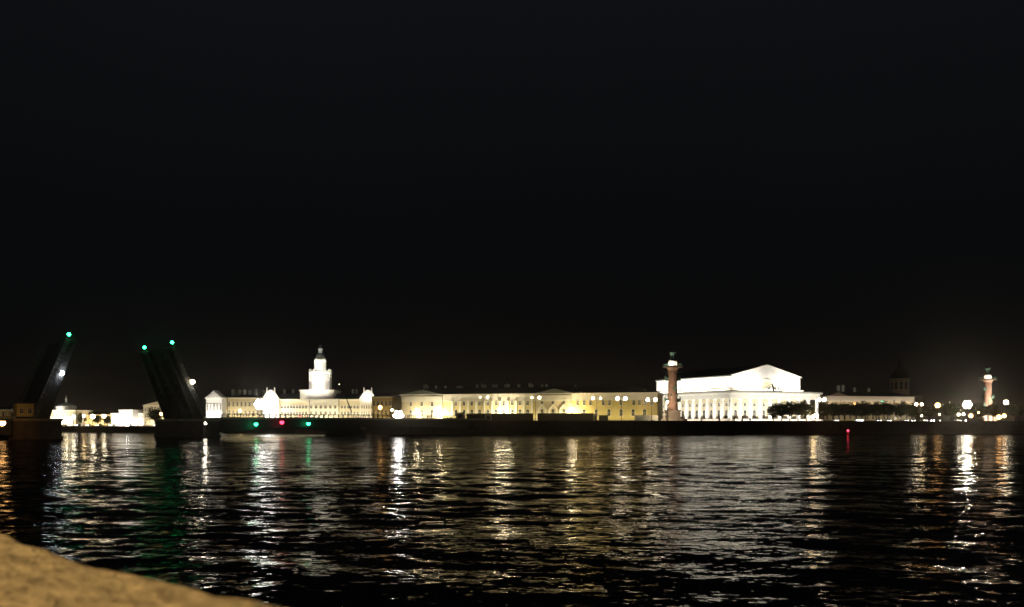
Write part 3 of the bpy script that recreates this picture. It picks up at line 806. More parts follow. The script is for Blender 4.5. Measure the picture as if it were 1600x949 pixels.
def rostral(label, loc, rz):
    r = thing('rostral_column', label, 'column', loc, rz, 'tall rostral columns on the spit')
    b = MB(); b.box(-4.2, 4.2, -4.2, 4.2, -.4, .5); b.box(-3.4, 3.4, -3.4, 3.4, .503, 1.2); b.box(-2.8, 2.8, -2.8, 2.8, 1.203, 4.6); b.box(-3.1, 3.1, -3.1, 3.1, 4.603, 5.2); b.build('pedestal', M_granite2, r)
    b = MB(); b.lathe([(2.75, 5.2), (2.75, 5.6), (2.4, 6.0), (2.3, 8), (2.22, 14), (2.02, 22.2), (2.0, 22.9)], 24); b.build('shaft', M_brick, r, True)
    b = MB(); b.lathe([(2.25, 22.9), (2.3, 23.2), (2.1, 23.4), (2.15, 24.2), (2.6, 24.7), (2.9, 25.3)], 24); b.build('capital', M_brick, r)
    b = MB(); b.slab([(-3.6, -3.6), (3.6, -3.6), (3.6, 3.6), (-3.6, 3.6)], 25.303, 25.9)
    b.build('abacus', M_granite2, r)
    b = MB()
    for i in range(9):
        t = -3.45 + 6.9 * i / 8
        for (x, y) in ((t, -3.45), (t, 3.45), (-3.45, t), (3.45, t)): b.tube((x, y, 25.9), (x, y, 27.0), .06, n=5)
    for (p, q) in (((-3.45, -3.45), (3.45, -3.45)), ((3.45, -3.45), (3.45, 3.45)), ((3.45, 3.45), (-3.45, 3.45)), ((-3.45, 3.45), (-3.45, -3.45))): b.tube((*p, 27.0), (*q, 27.0), .09, n=6)
    b.build('gallery_railing', M_verd, r)
    b = MB(); b.lathe([(2.0, 25.9), (1.9, 26.2), (1.9, 28.0), (2.1, 28.2), (2.0, 28.6)], 18); b.build('lantern_drum', M_trim, r)
    b = MB(); b.lathe([(1.96, 26.4), (1.98, 26.5), (1.98, 27.8), (1.96, 27.9)], 18); b.build('glow_band', E_band, r)  # band of the drum wall glows itself, standing in for gallery lamplight
    b = MB()
    for k in range(3):
        a = 2 * math.pi * k / 3 + .5
        b.tube((1.3 * math.cos(a), 1.3 * math.sin(a), 28.6), (.55 * math.cos(a), .55 * math.sin(a), 30.4), .28, .16); b.tube((.55 * math.cos(a), .55 * math.sin(a), 30.4), (1.2 * math.cos(a), 1.2 * math.sin(a), 31.8), .16, .2)
    b.lathe([(.5, 31.2), (1.1, 31.7), (1.55, 32.3), (1.6, 32.5), (1.2, 32.5)], 14); b.build('tripod_bowl', M_verd, r)
    # ship prows, pairs facing each other at three heights, turned by a right angle each time
    def prow():
        p = MB(); n = 7
        for i in range(n):
            t0, t1 = i / n, (i + 1) / n
            f = lambda t: (2.0 + 2.6 * t, .75 * (1 - t) ** .7 + .06, -.7 + .5 * t * t, .8 + .9 * t * t)
            a, c = f(t0), f(t1)
            p.add([(a[0], -a[1], a[3]), (a[0], a[1], a[3]), (a[0], 0, a[2]), (c[0], -c[1], c[3]), (c[0], c[1], c[3]), (c[0], 0, c[2])],
                  [(0, 1, 4, 3), (1, 2, 5, 4), (2, 0, 3, 5)] + ([(0, 2, 1)] if i == 0 else []) + ([(3, 4, 5)] if i == n - 1 else []))
        p.tube((4.3, 0, 1.3), (4.0, 0, 2.3), .22, .08); p.tube((3.4, 0, -.3), (4.9, 0, -.5), .2, .05)
        p.ball((3.2, .62, .5), .26, 8, 5); p.ball((3.2, -.62, .5), .26, 8, 5)
        return p.mesh('prow', M_verd)
    pm = prow()
    for z, a0 in ((9.6, 0.0), (14.6, 90.0), (19.6, 0.0)):
        for s in (0, 180):
            o = bpy.data.objects.new('ship_prow', pm); COL.objects.link(o); o.parent = r; o.location = (0, 0, z); o.rotation_euler = (0, 0, R(a0 + s)); o.scale = (.9, 1, 1)
    for a in (0, 90, 180, 270):
        b = MB()
        b.ball((0, 0, 0), .5, 10, 6); b.tube((0, -.1, 0), (0, -.5, -.1), .3, .2); o = b.build('anchor_boss', M_verd, r); o.location = (2.25 * math.cos(R(a + 45)), 2.25 * math.sin(R(a + 45)), 12.2)
    seated_figure(r, (-4.6, -1.2, .9), R(-35)); seated_figure(r, (4.6, -1.2, .9), R(35))
    return r
XS = PX(1051, 425)
ra = rostral('dull red rostral column with green ship prows standing in front of the colonnaded hall', (XS, 425, 6.2), R(12))
rb = rostral('pinkish floodlit rostral column standing alone near the right edge', (PX(1543.5, 545), 545, 6.0), R(30))
area((-9, -12, .5), (0, 0, 14), 1, 1, 2600, (1, .75, .5), ra)
area((-8, -14, .5), (0, 0, 18), 1, 1, 15000, (1, .84, .66), rb)
area((8, -12, .5), (0, 0, 18), 1, 1, 6500, (1, .8, .6), rb)
for r_, p in ((ra, 260), (rb, 260)):
    area((-3.1, -3.1, 26.0), (0, 0, 29.8), .5, .3, p, WHITE, r_)

# ------------------------------------------------------------------ bascule bridge
AX = Vector((0.751, 0.660, 0)); AXA = math.atan2(0.660, 0.751)
PL = Vector((-160, 295.7, 0)); PR = Vector((-120, 331, 0)); PM = PR + AX * 67; PE = PR + AX * 133
BW = 14.0                                             # half width of the deck
def pier(label, c, hw, top, half=7.0):
    r = thing('bridge_pier', label, 'bridge pier', c, AXA, 'granite bridge piers')
    b = MB(); L = hw - 2.5
    poly = [(-half, -L), (-half * .5, -L - 2), (0, -L - 2.8), (half * .5, -L - 2), (half, -L), (half, L), (half * .5, L + 2), (0, L + 2.8), (-half * .5, L + 2), (-half, L)]
    b.slab([(x * 1.06, y * 1.03) for x, y in poly], -2, 1.0); b.slab(poly, 1.003, top - .8); b.build('shaft', M_pier, r)
    b = MB(); b.slab([(x * 1.05, y * 1.02) for x, y in poly], top - .797, top); b.build('capping', M_granite2, r)
    return r
pr_l = pier('bridge pier carrying the left raised leaf', PL, BW, 6.6, 7.5)
pr_r = pier('bridge pier carrying the right raised leaf', PR, BW, 6.6, 7.5)
pier('narrow bridge pier under the middle of the fixed spans', PM, BW, 3.4, 2.6)

def pavilion(label, base, w_, h):
    r = thing('bridge_cabin', label, 'cabin', base, AXA)
    b = MB(); b.box(-w_ / 2, w_ / 2, -w_ / 2, w_ / 2, 0, h); b.build('wall', M_wall_y, r)
    b = MB(); b.box(-w_ / 2 - .4, w_ / 2 + .4, -w_ / 2 - .4, w_ / 2 + .4, h + .003, h + .4); b.build('roof', M_roof, r)
    put_windows(r, window_mesh(1.0, 1.5), [(-w_ / 4, 1, -w_ / 2), (w_ / 4, 1, -w_ / 2)])
    return r

def leaf(label, pivot, rz, lean, lit_u):
    r = bpy.data.objects.new('bridge_leaf', None); COL.objects.link(r)
    tag(r, label, 'drawbridge leaf', 'raised drawbridge leaves')
    r.location = pivot; r.rotation_euler = (0, -lean, rz)
    L = 26.6
    b = MB(); b.box(-5, L, -BW, BW, -.45, 0); b.box(-4.9, L - .1, -BW + 2.2, BW - 2.2, .003, .06); b.build('deck', M_steel, r)
    for y in (-BW + .6, -BW / 3, BW / 3, BW - .6):
        g = MB(); n = 9
        low = lambda u: -3.4 + 2.0 * (max(0, u) / L) ** .8
        for i in range(n):
            u0, u1 = L * i / n, L * (i + 1) / n
            g.tube((u0, y, low(u0)), (u1, y, low(u1)), .35, n=6)
            g.tube((u0, y, low(u0)), (u0, y, -.5), .2, n=6)
            if i % 2: g.tube((u0, y, -.6), (u1, y, low(u1)), .22, n=6)
            else: g.tube((u0, y, low(u0)), (u1, y, -.6), .22, n=6)
        g.box(-5, L, y - .3, y + .3, -1.1, -.453); g.tube((L, y, low(L)), (L, y, -.5), .25, n=6)
        web = MB(); web.M = Matrix.Identity(4)
        g.prism([(-6, -1.1), (-6, -3.4), (0, -3.5), (10, -2.8), (19, -2.2), (L, -1.4), (L, -1.12)], y - .12, y + .12)
        g.build('truss_girder', M_steel, r)
    c = MB()
    for i in range(9):
        u = 1 + (L - 2) * i / 8; c.box(u - .2, u + .2, -BW + .95, BW - .95, -1.3, -.46)
    c.build('cross_beams', M_steel, r)
    c = MB(); c.box(-6, -3, -BW + 1.2, BW - 1.2, -3.9, -1.2); c.build('counterweight', M_steel, r)
    for y in (-BW + .25, BW - .25):
        q = MB(); n = 20
        for i in range(n):
            u0, u1 = -3 + (L + 3) * i / n, -3 + (L + 3) * (i + 1) / n
            q.tube((u0, y, .003), (u0, y, 1.35), .10, n=5); q.tube((u0, y, .15), (u1, y, 1.25), .07, n=5); q.tube((u1, y, .15), (u0, y, 1.25), .07, n=5)
        q.tube((-3, y, 1.4), (L, y, 1.4), .11, n=5); q.tube((-3, y, .12), (L, y, .12), .09, n=5)
        q.build('railing', M_steel2, r)
        if lit_u == 15 and y > 0: continue
        s = MB(); s.tube((L - .2, y, .003), (L + .9, y, .9), .12, n=6); sg = s.build('signal_bracket', M_iron, r)
        g = MB(); g.ball((L + 1.3, y, 1.2), .55); g.build('green_signal', E_green, sg)
    # lamp standard lying with the deck, white lamp
    return r
LZ = 7.6
lf_l = leaf('left raised drawbridge leaf leaning right, one green lamp at its tip', PL + Vector((0, 0, LZ)), AXA, R(68.5), 15)
lf_r = leaf('right raised drawbridge leaf leaning left, two green lamps at its tip', PR + Vector((0, 0, LZ)), AXA + math.pi, R(65), 12)
def leaf_lamp(par, u, y, z, power, tgt, glass):
    s = MB(); s.tube((u, y, z * .2), (u, y, z), .1, n=6); s.lathe([(.5, 0), (.55, .25), (.3, .6)], 10, (u, y, z)); a = s.build('lamp_bracket', M_iron, par)
    g = MB(); g.ball((u, y, z - .35), .75); g.build('lamp_globe', glass, a)
    l = bpy.data.lights.new('leaf_lamp', 'POINT'); l.energy = power; l.color = COOL; l.shadow_soft_size = .4
    o = bpy.data.objects.new('leaf_lamp_light', l); COL.objects.link(o); o.parent = par; o.location = tgt
leaf_lamp(lf_r, 12.6, BW + .4, 2.2, 110, (10.8, BW + 1.6, 1.6), E_lampw)
leaf_lamp(lf_l, 15.2, -BW - .6, -.9, 60, (16.5, -BW - 2.0, -.8), E_floodc)

def span(label, a, c, name='bridge_span'):
    d = (c - a).length; mid = a
    r = thing(name, label, 'bridge span', (a.x, a.y, 0), math.atan2(c.y - a.y, c.x - a.x), 'fixed bridge spans')
    zt = 7.2
    b = MB(); b.box(0, d, -BW, BW, zt - .7, zt); b.box(0, d, -BW - .02, -BW + 2, zt + .003, zt + .14); b.box(0, d, BW - 2, BW + .02, zt + .003, zt + .14); b.build('deck', M_steel2, r)
    for y in (-BW + .4, -BW / 3, BW / 3, BW - .4):
        n = 12; top = zt - .703
        pts = [(0, top), (d, top)]
        for i in range(n, -1, -1):
            t = i / n; pts.append((d * t, 3.6 - 2.3 * (2 * t - 1) ** 2))
        g = MB(); g.prism([pts[0]] + pts[:1:-1] + [pts[1]], y - .2, y + .2); g.build('arch_girder', M_steel, r)
    for y in (-BW + .2, BW - .2):
        q = MB(); n = int(d / 2.2)
        for i in range(n + 1):
            u = d * i / n; q.box(u - .14, u + .14, y - .12, y + .12, zt + .143, zt + 1.35)
        for i in range(n):
            u0, u1 = d * i / n, d * (i + 1) / n
            q.tube((u0, y, zt + .3), (u1, y, zt + 1.2), .06, n=4); q.tube((u1, y, zt + .3), (u0, y, zt + 1.2), .06, n=4)
        q.box(0, d, y - .1, y + .1, zt + 1.353, zt + 1.5); q.build('railing', M_steel, r)
    return r
span('fixed bridge span next to the right raised leaf', PR + AX * 7.6, PM)
span('fixed bridge span reaching the bank below the white floodlight', PM, PE)
span('fixed bridge span running off the left edge of the picture', PL - AX * 75, PL - AX * 7.6)

# signals and lamps on the bridge
def signal(label, loc, glass, r=.45, post=1.6, parent_group='signal lights on the bridge', cat='signal light'):
    t = thing('signal_light', label, cat, loc, 0, parent_group)
    b = MB(); b.tube((0, 0, -post), (0, 0, -r * .8), .08, n=6); b.box(-.3, .3, -.1, .3, -r * 1.5, -r * .9); b.build('bracket', M_iron, t)
    b = MB(); b.ball((0, 0, 0), r); b.build('signal_glass', glass, t)
    b = MB(); b.lathe([(r * .9, r * .5), (r * 1.05, r * .75), (r * .5, r * 1.15)], 10); b.build('hood', M_iron, t)
    return t
def lampglow(label, px, py, Y, glass, r=.5, post=3.0, ground=None):
    p = PP(px, py, Y)
    return p
signal('green signal light above the water at the left pier', PP(65, 655, 296), E_green_s, .7, 1.2)
signal('green signal light over the white lamp on the right pier', PP(312.5, 655.5, 322), E_green_s, .65, 1.0)
signal('green signal light on the fixed span under the white glare', PP(400, 663, 332), E_green_s, .7, 1.6)
signal('red signal light on the fixed span', PP(440.5, 660, 339), E_red, .8, 1.6)
signal('green signal light right of the red one on the fixed span', PP(482, 662, 347), E_green_s, .7, 1.6)
signal('faint red signal left of the bright red one above the railing', PP(432, 649.5, 346), emit('dim_red_glass', (1, .05, .08), 2.5), .3, 2.4)
signal('faint red signal right of the bright red one above the railing', PP(469, 650.5, 356), bpy.data.materials['dim_red_glass'], .35, 2.4)
signal('green street signal on the far bank left of the right bridge leaf', (*on_bank(259.5, 3)[:2], 4.8), E_green_s, .6, 1.2, 'street signals')
signal('small green street signal among the trees behind the quay', (*on_bank(1379, 30)[:2], 16.2), emit('dim_green_glass', (.05, 1, .6), 8), .35, 10.2, 'street signals')

# ------------------------------------------------------------------ street lamps
def lamp_post(label, px, py, d, glass, r=.45, n=1, group='street lamps', arm=1.0, Y=None, base=None):
    if Y is None: x, Y, g = on_bank(px, d)
    else: x = PX(px, Y); g = gz(x) if base is None else base
    z = PZ(py, Y) - g
    t = thing('street_lamp', label, 'street lamp', (x, Y, g), 0, group)
    b = MB(); top = z + (1.2 if n > 1 else -.2)
    b.lathe([(.35, 0), (.35, .6), (.2, .9), (.12, 1.2), (.1, top * .6), (.07, top)], 10)
    if n > 1:
        for s in ((-1, 1) if n == 2 else (-1, 0, 1)):
            if s: b.tube((0, 0, top - .3), (s * arm, 0, top - .2), .06, n=6); b.tube((s * arm, 0, top - .2), (s * arm, 0, z + r * .9), .05, n=6)
    b.build('pole', M_iron, t)
    gl = glass if isinstance(glass, (list, tuple)) else [glass] * n
    for k, s in enumerate({1: (0,), 2: (-1, 1), 3: (-1, 0, 1)}[n]):
        g_ = MB(); g_.ball((s * arm, -.02 if s == 0 and n > 1 else 0, z), r); g_.build('globe', gl[k], t)
    return t
for px, n, py, gl, lab, r in (
    (756, 2, 621, [E_dim, E_lamp], 'tall twin-globe street lamp before the pilasters of the ochre building', .5),
    (837, 2, 621.5, [E_dim, E_lamp], 'tall twin-globe street lamp left of the three hooded windows', .62),
    (932.5, 2, 622.5, [E_lamp, E_dim], 'tall twin-globe street lamp right of the ochre building\'s orange glare', .62),
    (971, 2, 623, [E_lampw, E_lampw], 'tall street lamp with two equal white globes before the plain ochre wall', .8),
    (1018, 2, 625, [E_lampw, E_lampw], 'tall twin-globe street lamp left of the red rostral column', .75),
    (1043, 1, 628, [E_lampw], 'single-globe street lamp touching the red rostral column\'s left side', .5)):
    lamp_post(lab, px, py, 6, gl, r, n, 'tall street lamps on the quay', 1.7)
for i, (px, py, r, gl, lab) in enumerate((
    (104, 653, .55, E_lampw, 'first warm street lamp right of the domed building'),
    (115, 651.5, .7, E_lampw, 'second street lamp right of the domed building'),
    (131, 650, .6, E_lamp, 'third street lamp between the raised bridge leaves, beside a pale column'),
    (145, 651, .9, E_lampw, 'largest street lamp between the two raised bridge leaves'),
    (162.5, 650.5, .75, E_lampw, 'street lamp just left of the narrow bright house'),
    (252, 647, .7, E_sod, 'pinkish street lamp left of the right bridge leaf'),
    (375, 642, .7, E_lamp, 'soft yellow street lamp before the pale yellow block with chimneys'),
    (594, 637, 1.0, E_sod, 'large orange street lamp before the narrow warm house'),
    (612.5, 641, .55, E_lamp, 'small street lamp above left of the dazzling floodlight'))):
    lamp_post(lab, px, py, 8 if px < 300 else 30, gl, r * (1.3 if px < 300 else 1.0), 1, 'street lamps on the left bank')
for (px, py, d, r, gl, n, lab) in (
    (1284, 625, 40, .9, E_lampw, 2, 'white twin street lamp at the right end of the colonnaded hall'),
    (1335, 631, 22, .5, E_sod, 1, 'orange street lamp glimpsed between tree crowns'),
    (1436, 632, 14, .65, [E_lampw, E_lamp], 2, 'twin street lamp left of the orange street lamp on the right'),
    (1465, 633.5, 14, 1.2, E_sod, 1, 'orange street lamp left of the dazzling white one'),
    (1484, 629, 30, .25, E_dim, 1, 'tiny dim lamp between the orange and the dazzling street lamp'),
    (1572, 629, 22, 1.1, E_lampw, 1, 'street lamp right of the pinkish rostral column'),
    (1529, 645, 18, .45, E_sod, 1, 'small orange lamp below the pinkish rostral column'),
    (1498, 648, 16, .6, E_lampw, 1, 'low lamp at the lower left of the dazzling street lamp'),
    (1505.5, 647.5, 16, .55, E_lampw, 1, 'low lamp straight below the dazzling street lamp'),
    (1517, 650, 15, .95, E_sod, 1, 'low orange lamp under the dazzling street lamp'),
    (1561, 652, 14, 1.1, E_sod, 1, 'large low orange lamp near the right edge'),
    (1569, 650, 14, .95, E_sod, 1, 'second low orange lamp near the right edge'),
    (1440, 650, 16, .4, E_lamp, 1, 'small low lamp under the twin street lamp on the right'),
    (1468, 648, 20, .3, E_lamp, 1, 'small dim lamp under the orange street lamp'),
    (1270, 652, 16, .9, E_lamp, 1, 'yellow lamp between the third and fourth tree trunks'),
    (1273.5, 649, 17, .6, E_lamp, 1, 'smaller yellow lamp beside the one between the trunks')):
    lamp_post(lab, px, py, d, gl, r, n, 'street lamps on the right bank', 1.3)

# the dazzling ones
def dazzle(label, px, py, d, col, power, lens, cluster, glass, Y=None, base=None):
    if Y is None: x, Y, g = on_bank(px, d)
    else: x = PX(px, Y); g = base
    z = PZ(py, Y)
    return flood_fixture((x, Y, g), (0, 0, 2), col, power, label, lens, glass, 'dazzling floodlights facing the river', stand=max(.3, z - g - lens), cluster=cluster, spread=160)
E_daz = emit('dazzling_glass', (1, .97, .92), 25)
E_daz2 = emit('dazzling_warm_glass', (1, .9, .6), 19)
dazzle('dazzling white floodlight where the bridge meets the far bank', 622.5, 655, 0, WHITE, 1200, .74, 7, E_daz, Y=388, base=7.35)
dazzle('dazzling floodlight on a mast left of the towered building', 406, 632, 0, WHITE, 300, .85, 7, E_daz, Y=440, base=3.6)
dazzle('second dazzling floodlight lower beside the one left of the towered building', 421, 640, 0, WHITE, 300, .72, 7, E_daz, Y=452, base=3.6)
dazzle('dazzling white mast lamp left of the pinkish rostral column', 1511.5, 632.5, 13, (1, .93, .75), 4000, .68, 7, E_daz2)
dazzle('white floodlight on the right pier of the bridge', 318, 662, 0, WHITE, 300, .8, 1, E_flood, Y=321, base=3.0)
dazzle('white floodlight on the left pier of the bridge', 64, 666.5, 0, WHITE, 200, .8, 1, E_flood, Y=292, base=2.0)
ol = signal('orange lamp at the far left edge hanging on the bridge', PP(3.5, 661, 270.5), E_sod, .95, 2.2, 'orange lamps on the bridge', 'lamp')
area((0.6, 1.0, 1.4), (4, 14, 4), 1.2, 1.2, 70, SODIUM, ol)

# ------------------------------------------------------------------ hoarding, cabins, kiosk
def hoarding(label, pxa, pxb, d, h, mat_=None):
    xa, ya, g = on_bank(pxa, d); xb, yb, _ = on_bank(pxb, d)
    W = math.dist((xa, ya), (xb, yb))
    t = thing('hoarding', label, 'hoarding', (xa, ya, g), math.atan2(yb - ya, xb - xa), 'site hoardings on the quay')
    n = max(1, round(W / 3.0))
    b = MB()
    for i in range(n): b.box(W * i / n + .04, W * (i + 1) / n - .04, -.05, .05, .15, h)
    b.build('panels', mat_ or M_hoard, t)
    b = MB()
    for i in range(n + 1): b.box(W * i / n - .06, W * i / n + .06, .053, .18, 0, h + .1)
    b.build('posts', M_iron, t)
    return t
hoarding('long olive hoarding left of the twin-globe lamp by the hooded windows', 729, 833, 16, 4.1)
hoarding('long olive hoarding right of the twin-globe lamp by the hooded windows', 840, 927, 16, 4.1)
hoarding('short low olive hoarding before the plain ochre wall', 936, 950, 17, 3.2)
hoarding('pale grey hoarding left of the red rostral column', 992, 1028, 17, 3.2, mat('grey_hoarding', (.25, .25, .2), .8, .2, .4))
def cabin(label, px, d, w_, h):
    x, Y, g = on_bank(px, d)
    t = thing('site_cabin', label, 'cabin', (x, Y, g), 0, 'site cabins on the quay')
    b = MB(); b.box(-w_ / 2, w_ / 2, -1.2, 1.2, .2, h); b.build('wall', M_box, t)
    b = MB(); b.box(-w_ / 2 - .1, w_ / 2 + .1, -1.3, 1.3, h + .003, h + .15); b.build('roof', M_roof, t)
    b = MB(); b.box(-w_ / 4, w_ / 4, -1.26, -1.203, .9, h - .6); b.build('shutter', M_hoard, t)
    return t
cabin('pale boxy cabin at the left end of the olive hoarding', 719.5, 12, 4.2, 4.4)
cabin('small yellow lit cabin under the twin-globe lamp by the pilasters', 763, 9, 3.0, 3.4)
cabin('narrow pale cabin between two hoardings before the plain ochre wall', 930, 12, 1.6, 3.6)

# ------------------------------------------------------------------ cars
def car_proto(paint, label, loc, rz, lights):
    t = thing('parked_car', label, 'car', loc, rz, 'cars on the embankment')
    b = MB(); b.prism([(-2.1, .35), (2.1, .35), (2.15, .75), (1.95, .95), (1.2, 1.0), (-1.75, 1.02), (-2.1, .9)], -.85, .85)
    b.prism([(1.1, 1.003), (.45, 1.5), (-1.1, 1.52), (-1.7, 1.023)], -.72, .72); b.build('body', paint, t)
    b = MB(); b.prism([(.98, 1.06), (.45, 1.44), (-1.05, 1.46), (-1.5, 1.06)], -.735, .735); b.build('windows', M_pane, t)
    wm = MB(); wm.M = Matrix.Rotation(R(90), 4, 'X'); wm.lathe([(.2, -.1), (.33, -.1), (.33, .1), (.2, .1)], 14); me = wm.mesh('wheel', M_tyre)
    for x in (-1.3, 1.35):
        for y in (-.8, .8):
            o = bpy.data.objects.new('wheel', me); COL.objects.link(o); o.parent = t; o.location = (x, y, .33)
    for y in (-.62, .62):
        b = MB(); b.ball((2.1, y, .72), .16, 8, 5); b.build('headlight', lights, t)
        b = MB(); b.box(-2.13, -2.06, y - .15, y + .15, .68, .82); b.build('tail_light', E_tail, t)
    return t
proto = None
CARS = [(100, 5, 200, M_black), (123, 5, 255, M_navy), (139, 5, 262, M_silver), (155.5, 5, 268, M_black), (176, 5, 262, M_whitep), (202, 5, 262, M_silver), (246, 5, 268, M_black),
        (1306, 12, 265, M_silver), (1338, 11, 268, M_whitep), (1345, 11, 262, M_whitep), (1372, 12, 268, M_navy), (1387, 12, 262, M_black), (1415, 12, 268, M_silver), (1425, 12, 264, M_black), (1443, 12, 268, M_whitep),
        (1456, 12, 262, M_silver), (1464, 12, 268, M_black), (1496, 12, 262, M_whitep), (1505, 12, 268, M_navy)]
CLAB = ['car below the domed building, tail half hidden by the pier', 'car with headlights on under the second street lamp', 'car under the pale column with headlights on', 'car facing the river left of the narrow bright house',
        'car in front of the narrow bright house', 'car in front of the glaring white house', 'car beside the green street signal', 'car between the fourth and fifth tree trunks', 'left one of the two bright white cars between tree trunks', 'right one of the two bright white cars between tree trunks',
        'car left of the eighth tree trunk with headlights on', 'car right of the seventh tree trunk with headlights on', 'silver car near the right end of the tree row', 'black car next to the silver one near the end of the tree row', 'white car below the right twin street lamp',
        'silver car below the orange street lamp', 'black car right below the orange street lamp', 'white car below the dazzling mast lamp', 'dark blue car below the dazzling mast lamp']
E_head2 = emit('bright_headlight_glass', (1, .97, .93), 90)
for i, ((px, d, a, pm_), lb) in enumerate(zip(CARS, CLAB)):
    x, Y, g = on_bank(px, d + 9)
    car_proto(pm_, lb, (x, Y, g + .01), R(a + 8 * (i % 3) - 8), E_head2 if px in (1338, 1345, 1456, 1505, 123, 202) else E_head)

# ------------------------------------------------------------------ trees
def tree_meshes(seed):
    g = random.Random(seed)
    t = MB(); t.tube((0, 0, -.2), (0.05, 0, 1.6), .26, .2); t.tube((.05, 0, 1.6), (0, .1, 3.6), .2, .14)
    for k in range(7):
        a = 2 * math.pi * k / 7 + g.random(); z = 2.2 + g.random() * 1.2
        t.tube((0, 0, z), (2.2 * math.cos(a), 2.2 * math.sin(a), z + 2 + g.random()), .11, .03, 6)
    l = MB()
    cl = [(g.gauss(0, 1.5), g.gauss(0, 1.5), 5.6 + g.uniform(-2.0, 2.3), g.uniform(1.2, 2.1)) for _ in range(22)] + [(0, 0, 5.6, 2.6)]
    for _ in range(1000):
        v = Vector((g.gauss(0, 1), g.gauss(0, 1), g.gauss(0, 1))).normalized() * g.random() ** .25
        cl.append((v.x * 2.75, v.y * 2.75, 5.5 + v.z * 2.75, .02))
    for (x, y, z, r) in cl:
        rad = math.hypot(x, y)
        if rad > 2.9: x, y = x * 2.9 / rad, y * 2.9 / rad
        for _ in range(max(1, int(45 * r))):
            v = Vector((g.gauss(0, 1), g.gauss(0, 1), g.gauss(0, 1))).normalized() * r * g.random() ** .4
            c = Vector((x, y, z)) + v
            if c.z < 2.3: continue
            n_ = Vector((g.gauss(0, 1), g.gauss(0, 1), g.gauss(0, 1))).normalized(); u = n_.orthogonal().normalized(); w_ = n_.cross(u); s = g.uniform(.16, .34)
            l.add([tuple(c - u * s), tuple(c + w_ * s * .6), tuple(c + u * s), tuple(c - w_ * s * .6)], [(0, 1, 2, 3)])
    return t.mesh('trunk', M_bark), l.mesh('crown', M_leaf)
TM = [tree_meshes(s) for s in (3, 8, 21, 34)]
def tree(label, px, d, s, k, group, sz=1.0):
    x, Y, g = on_bank(px, d)
    t = thing('lime_tree', label, 'tree', (x, Y, g), R(37 * k), group)
    for nm, me in zip(('trunk', 'crown'), TM[k % 4]):
        o = bpy.data.objects.new(nm, me); COL.objects.link(o); o.parent = t; o.scale = (s, s, s * sz)
ORD = ['first', 'second', 'third', 'fourth', 'fifth', 'sixth', 'seventh', 'eighth', 'ninth', 'tenth', 'eleventh', 'twelfth', 'thirteenth', 'fourteenth', 'fifteenth', 'sixteenth', 'seventeenth', 'eighteenth']
for i, (px, s) in enumerate(((1208, 1.0), (1221, 1.08), (1234, 1.14), (1247, 1.15), (1260, 1.14), (1287, 1.16), (1303, 1.1), (1320, 1.16), (1337, 1.1), (1352, 1.18), (1369, 1.15), (1387, 1.2), (1408, 1.15), (1424, 1.1))):
    tree(f'{ORD[i]} round clipped tree counted from the left end of the quayside row', px, 24 + (3 if i % 2 else -2), s, i, 'round trees along the quay', .98)
for i, (px, d, s, lb) in enumerate(((1452, 30, 1.15, 'dark tree between the twin and the orange street lamps'), (1484, 24, 1.3, 'dark bushy tree left of the dazzling mast lamp'), (1533, 22, 1.25, 'dark tree left of the pinkish rostral column\'s foot'),
                                    (1552, 24, 1.3, 'dark tree under the pinkish rostral column'), (1586, 26, 1.3, 'dark tree at the right edge'))):
    tree(lb, px, d, s, i + 2, 'dark trees on the right bank', .85)
for i, (px, d, s, lb) in enumerate(((128, 22, .9, 'dark tree beside the domed building'), (152, 24, .8, 'dark tree behind the largest lamp between the bridge leaves'), (243, 20, 1.25, 'dark tree in front of the pediment house'), (168, 24, .7, 'small dark tree by the narrow bright house'))):
    tree(lb, px, d, s, i + 1, 'dark trees on the left bank')

# pale memorial column by the left lamps and the leaning mast
def slim_column():
    x, Y, g = on_bank(130, 14)
    t = thing('memorial_column', 'slim pale column between the domed building and the largest lamp', 'column', (x, Y, g))
    b = MB(); b.box(-1, 1, -1, 1, 0, 2); b.lathe([(.6, 2.003), (.5, 6), (.42, 7.4), (.7, 7.6), (.7, 7.9), (.3, 8.2), (.35, 8.8), (.1, 9.4)], 12); b.build('shaft', M_trim, t)
slim_column()
def mast():
    p = PP(550, 637, 372)
    t = thing('leaning_mast', 'thin dark mast leaning left in front of the towered building', 'mast', p)
    b = MB(); d = PP(536.5, 612, 372) - p
    b.tube((0, 0, -2.2), d, .28, .16); b.build('spar', M_iron, t)
    b = MB(); b.tube(d, d + Vector((-1.6, 0, 2.6)), .1, .05); b.build('top_rod', M_iron, t); b = MB(); b.ball(d + Vector((-1.7, 0, 3.0)), .2); b.build('tip_lamp', E_dim, t)
    for px, y0, lb in ((529.5, 619, 'plain dark tram pole right of the tower'), (483, 625, 'plain dark tram pole below the left side of the tower'), (355.5, 620, 'plain dark tram pole before the pale yellow block')):
        q = MB(); Y = 430; q.lathe([(.22, 0), (.2, 1), (.13, PZ(y0, Y) - 3.6)], 8); q.tube((-1.2, 0, PZ(y0, Y) - 4.4), (1.6, 0, PZ(y0, Y) - 4.1), .05)
        o = q.build('tram_pole', M_iron); o.location = (PX(px, Y), Y, 3.6); tag(o, lb, 'pole', 'dark tram poles')
mast()
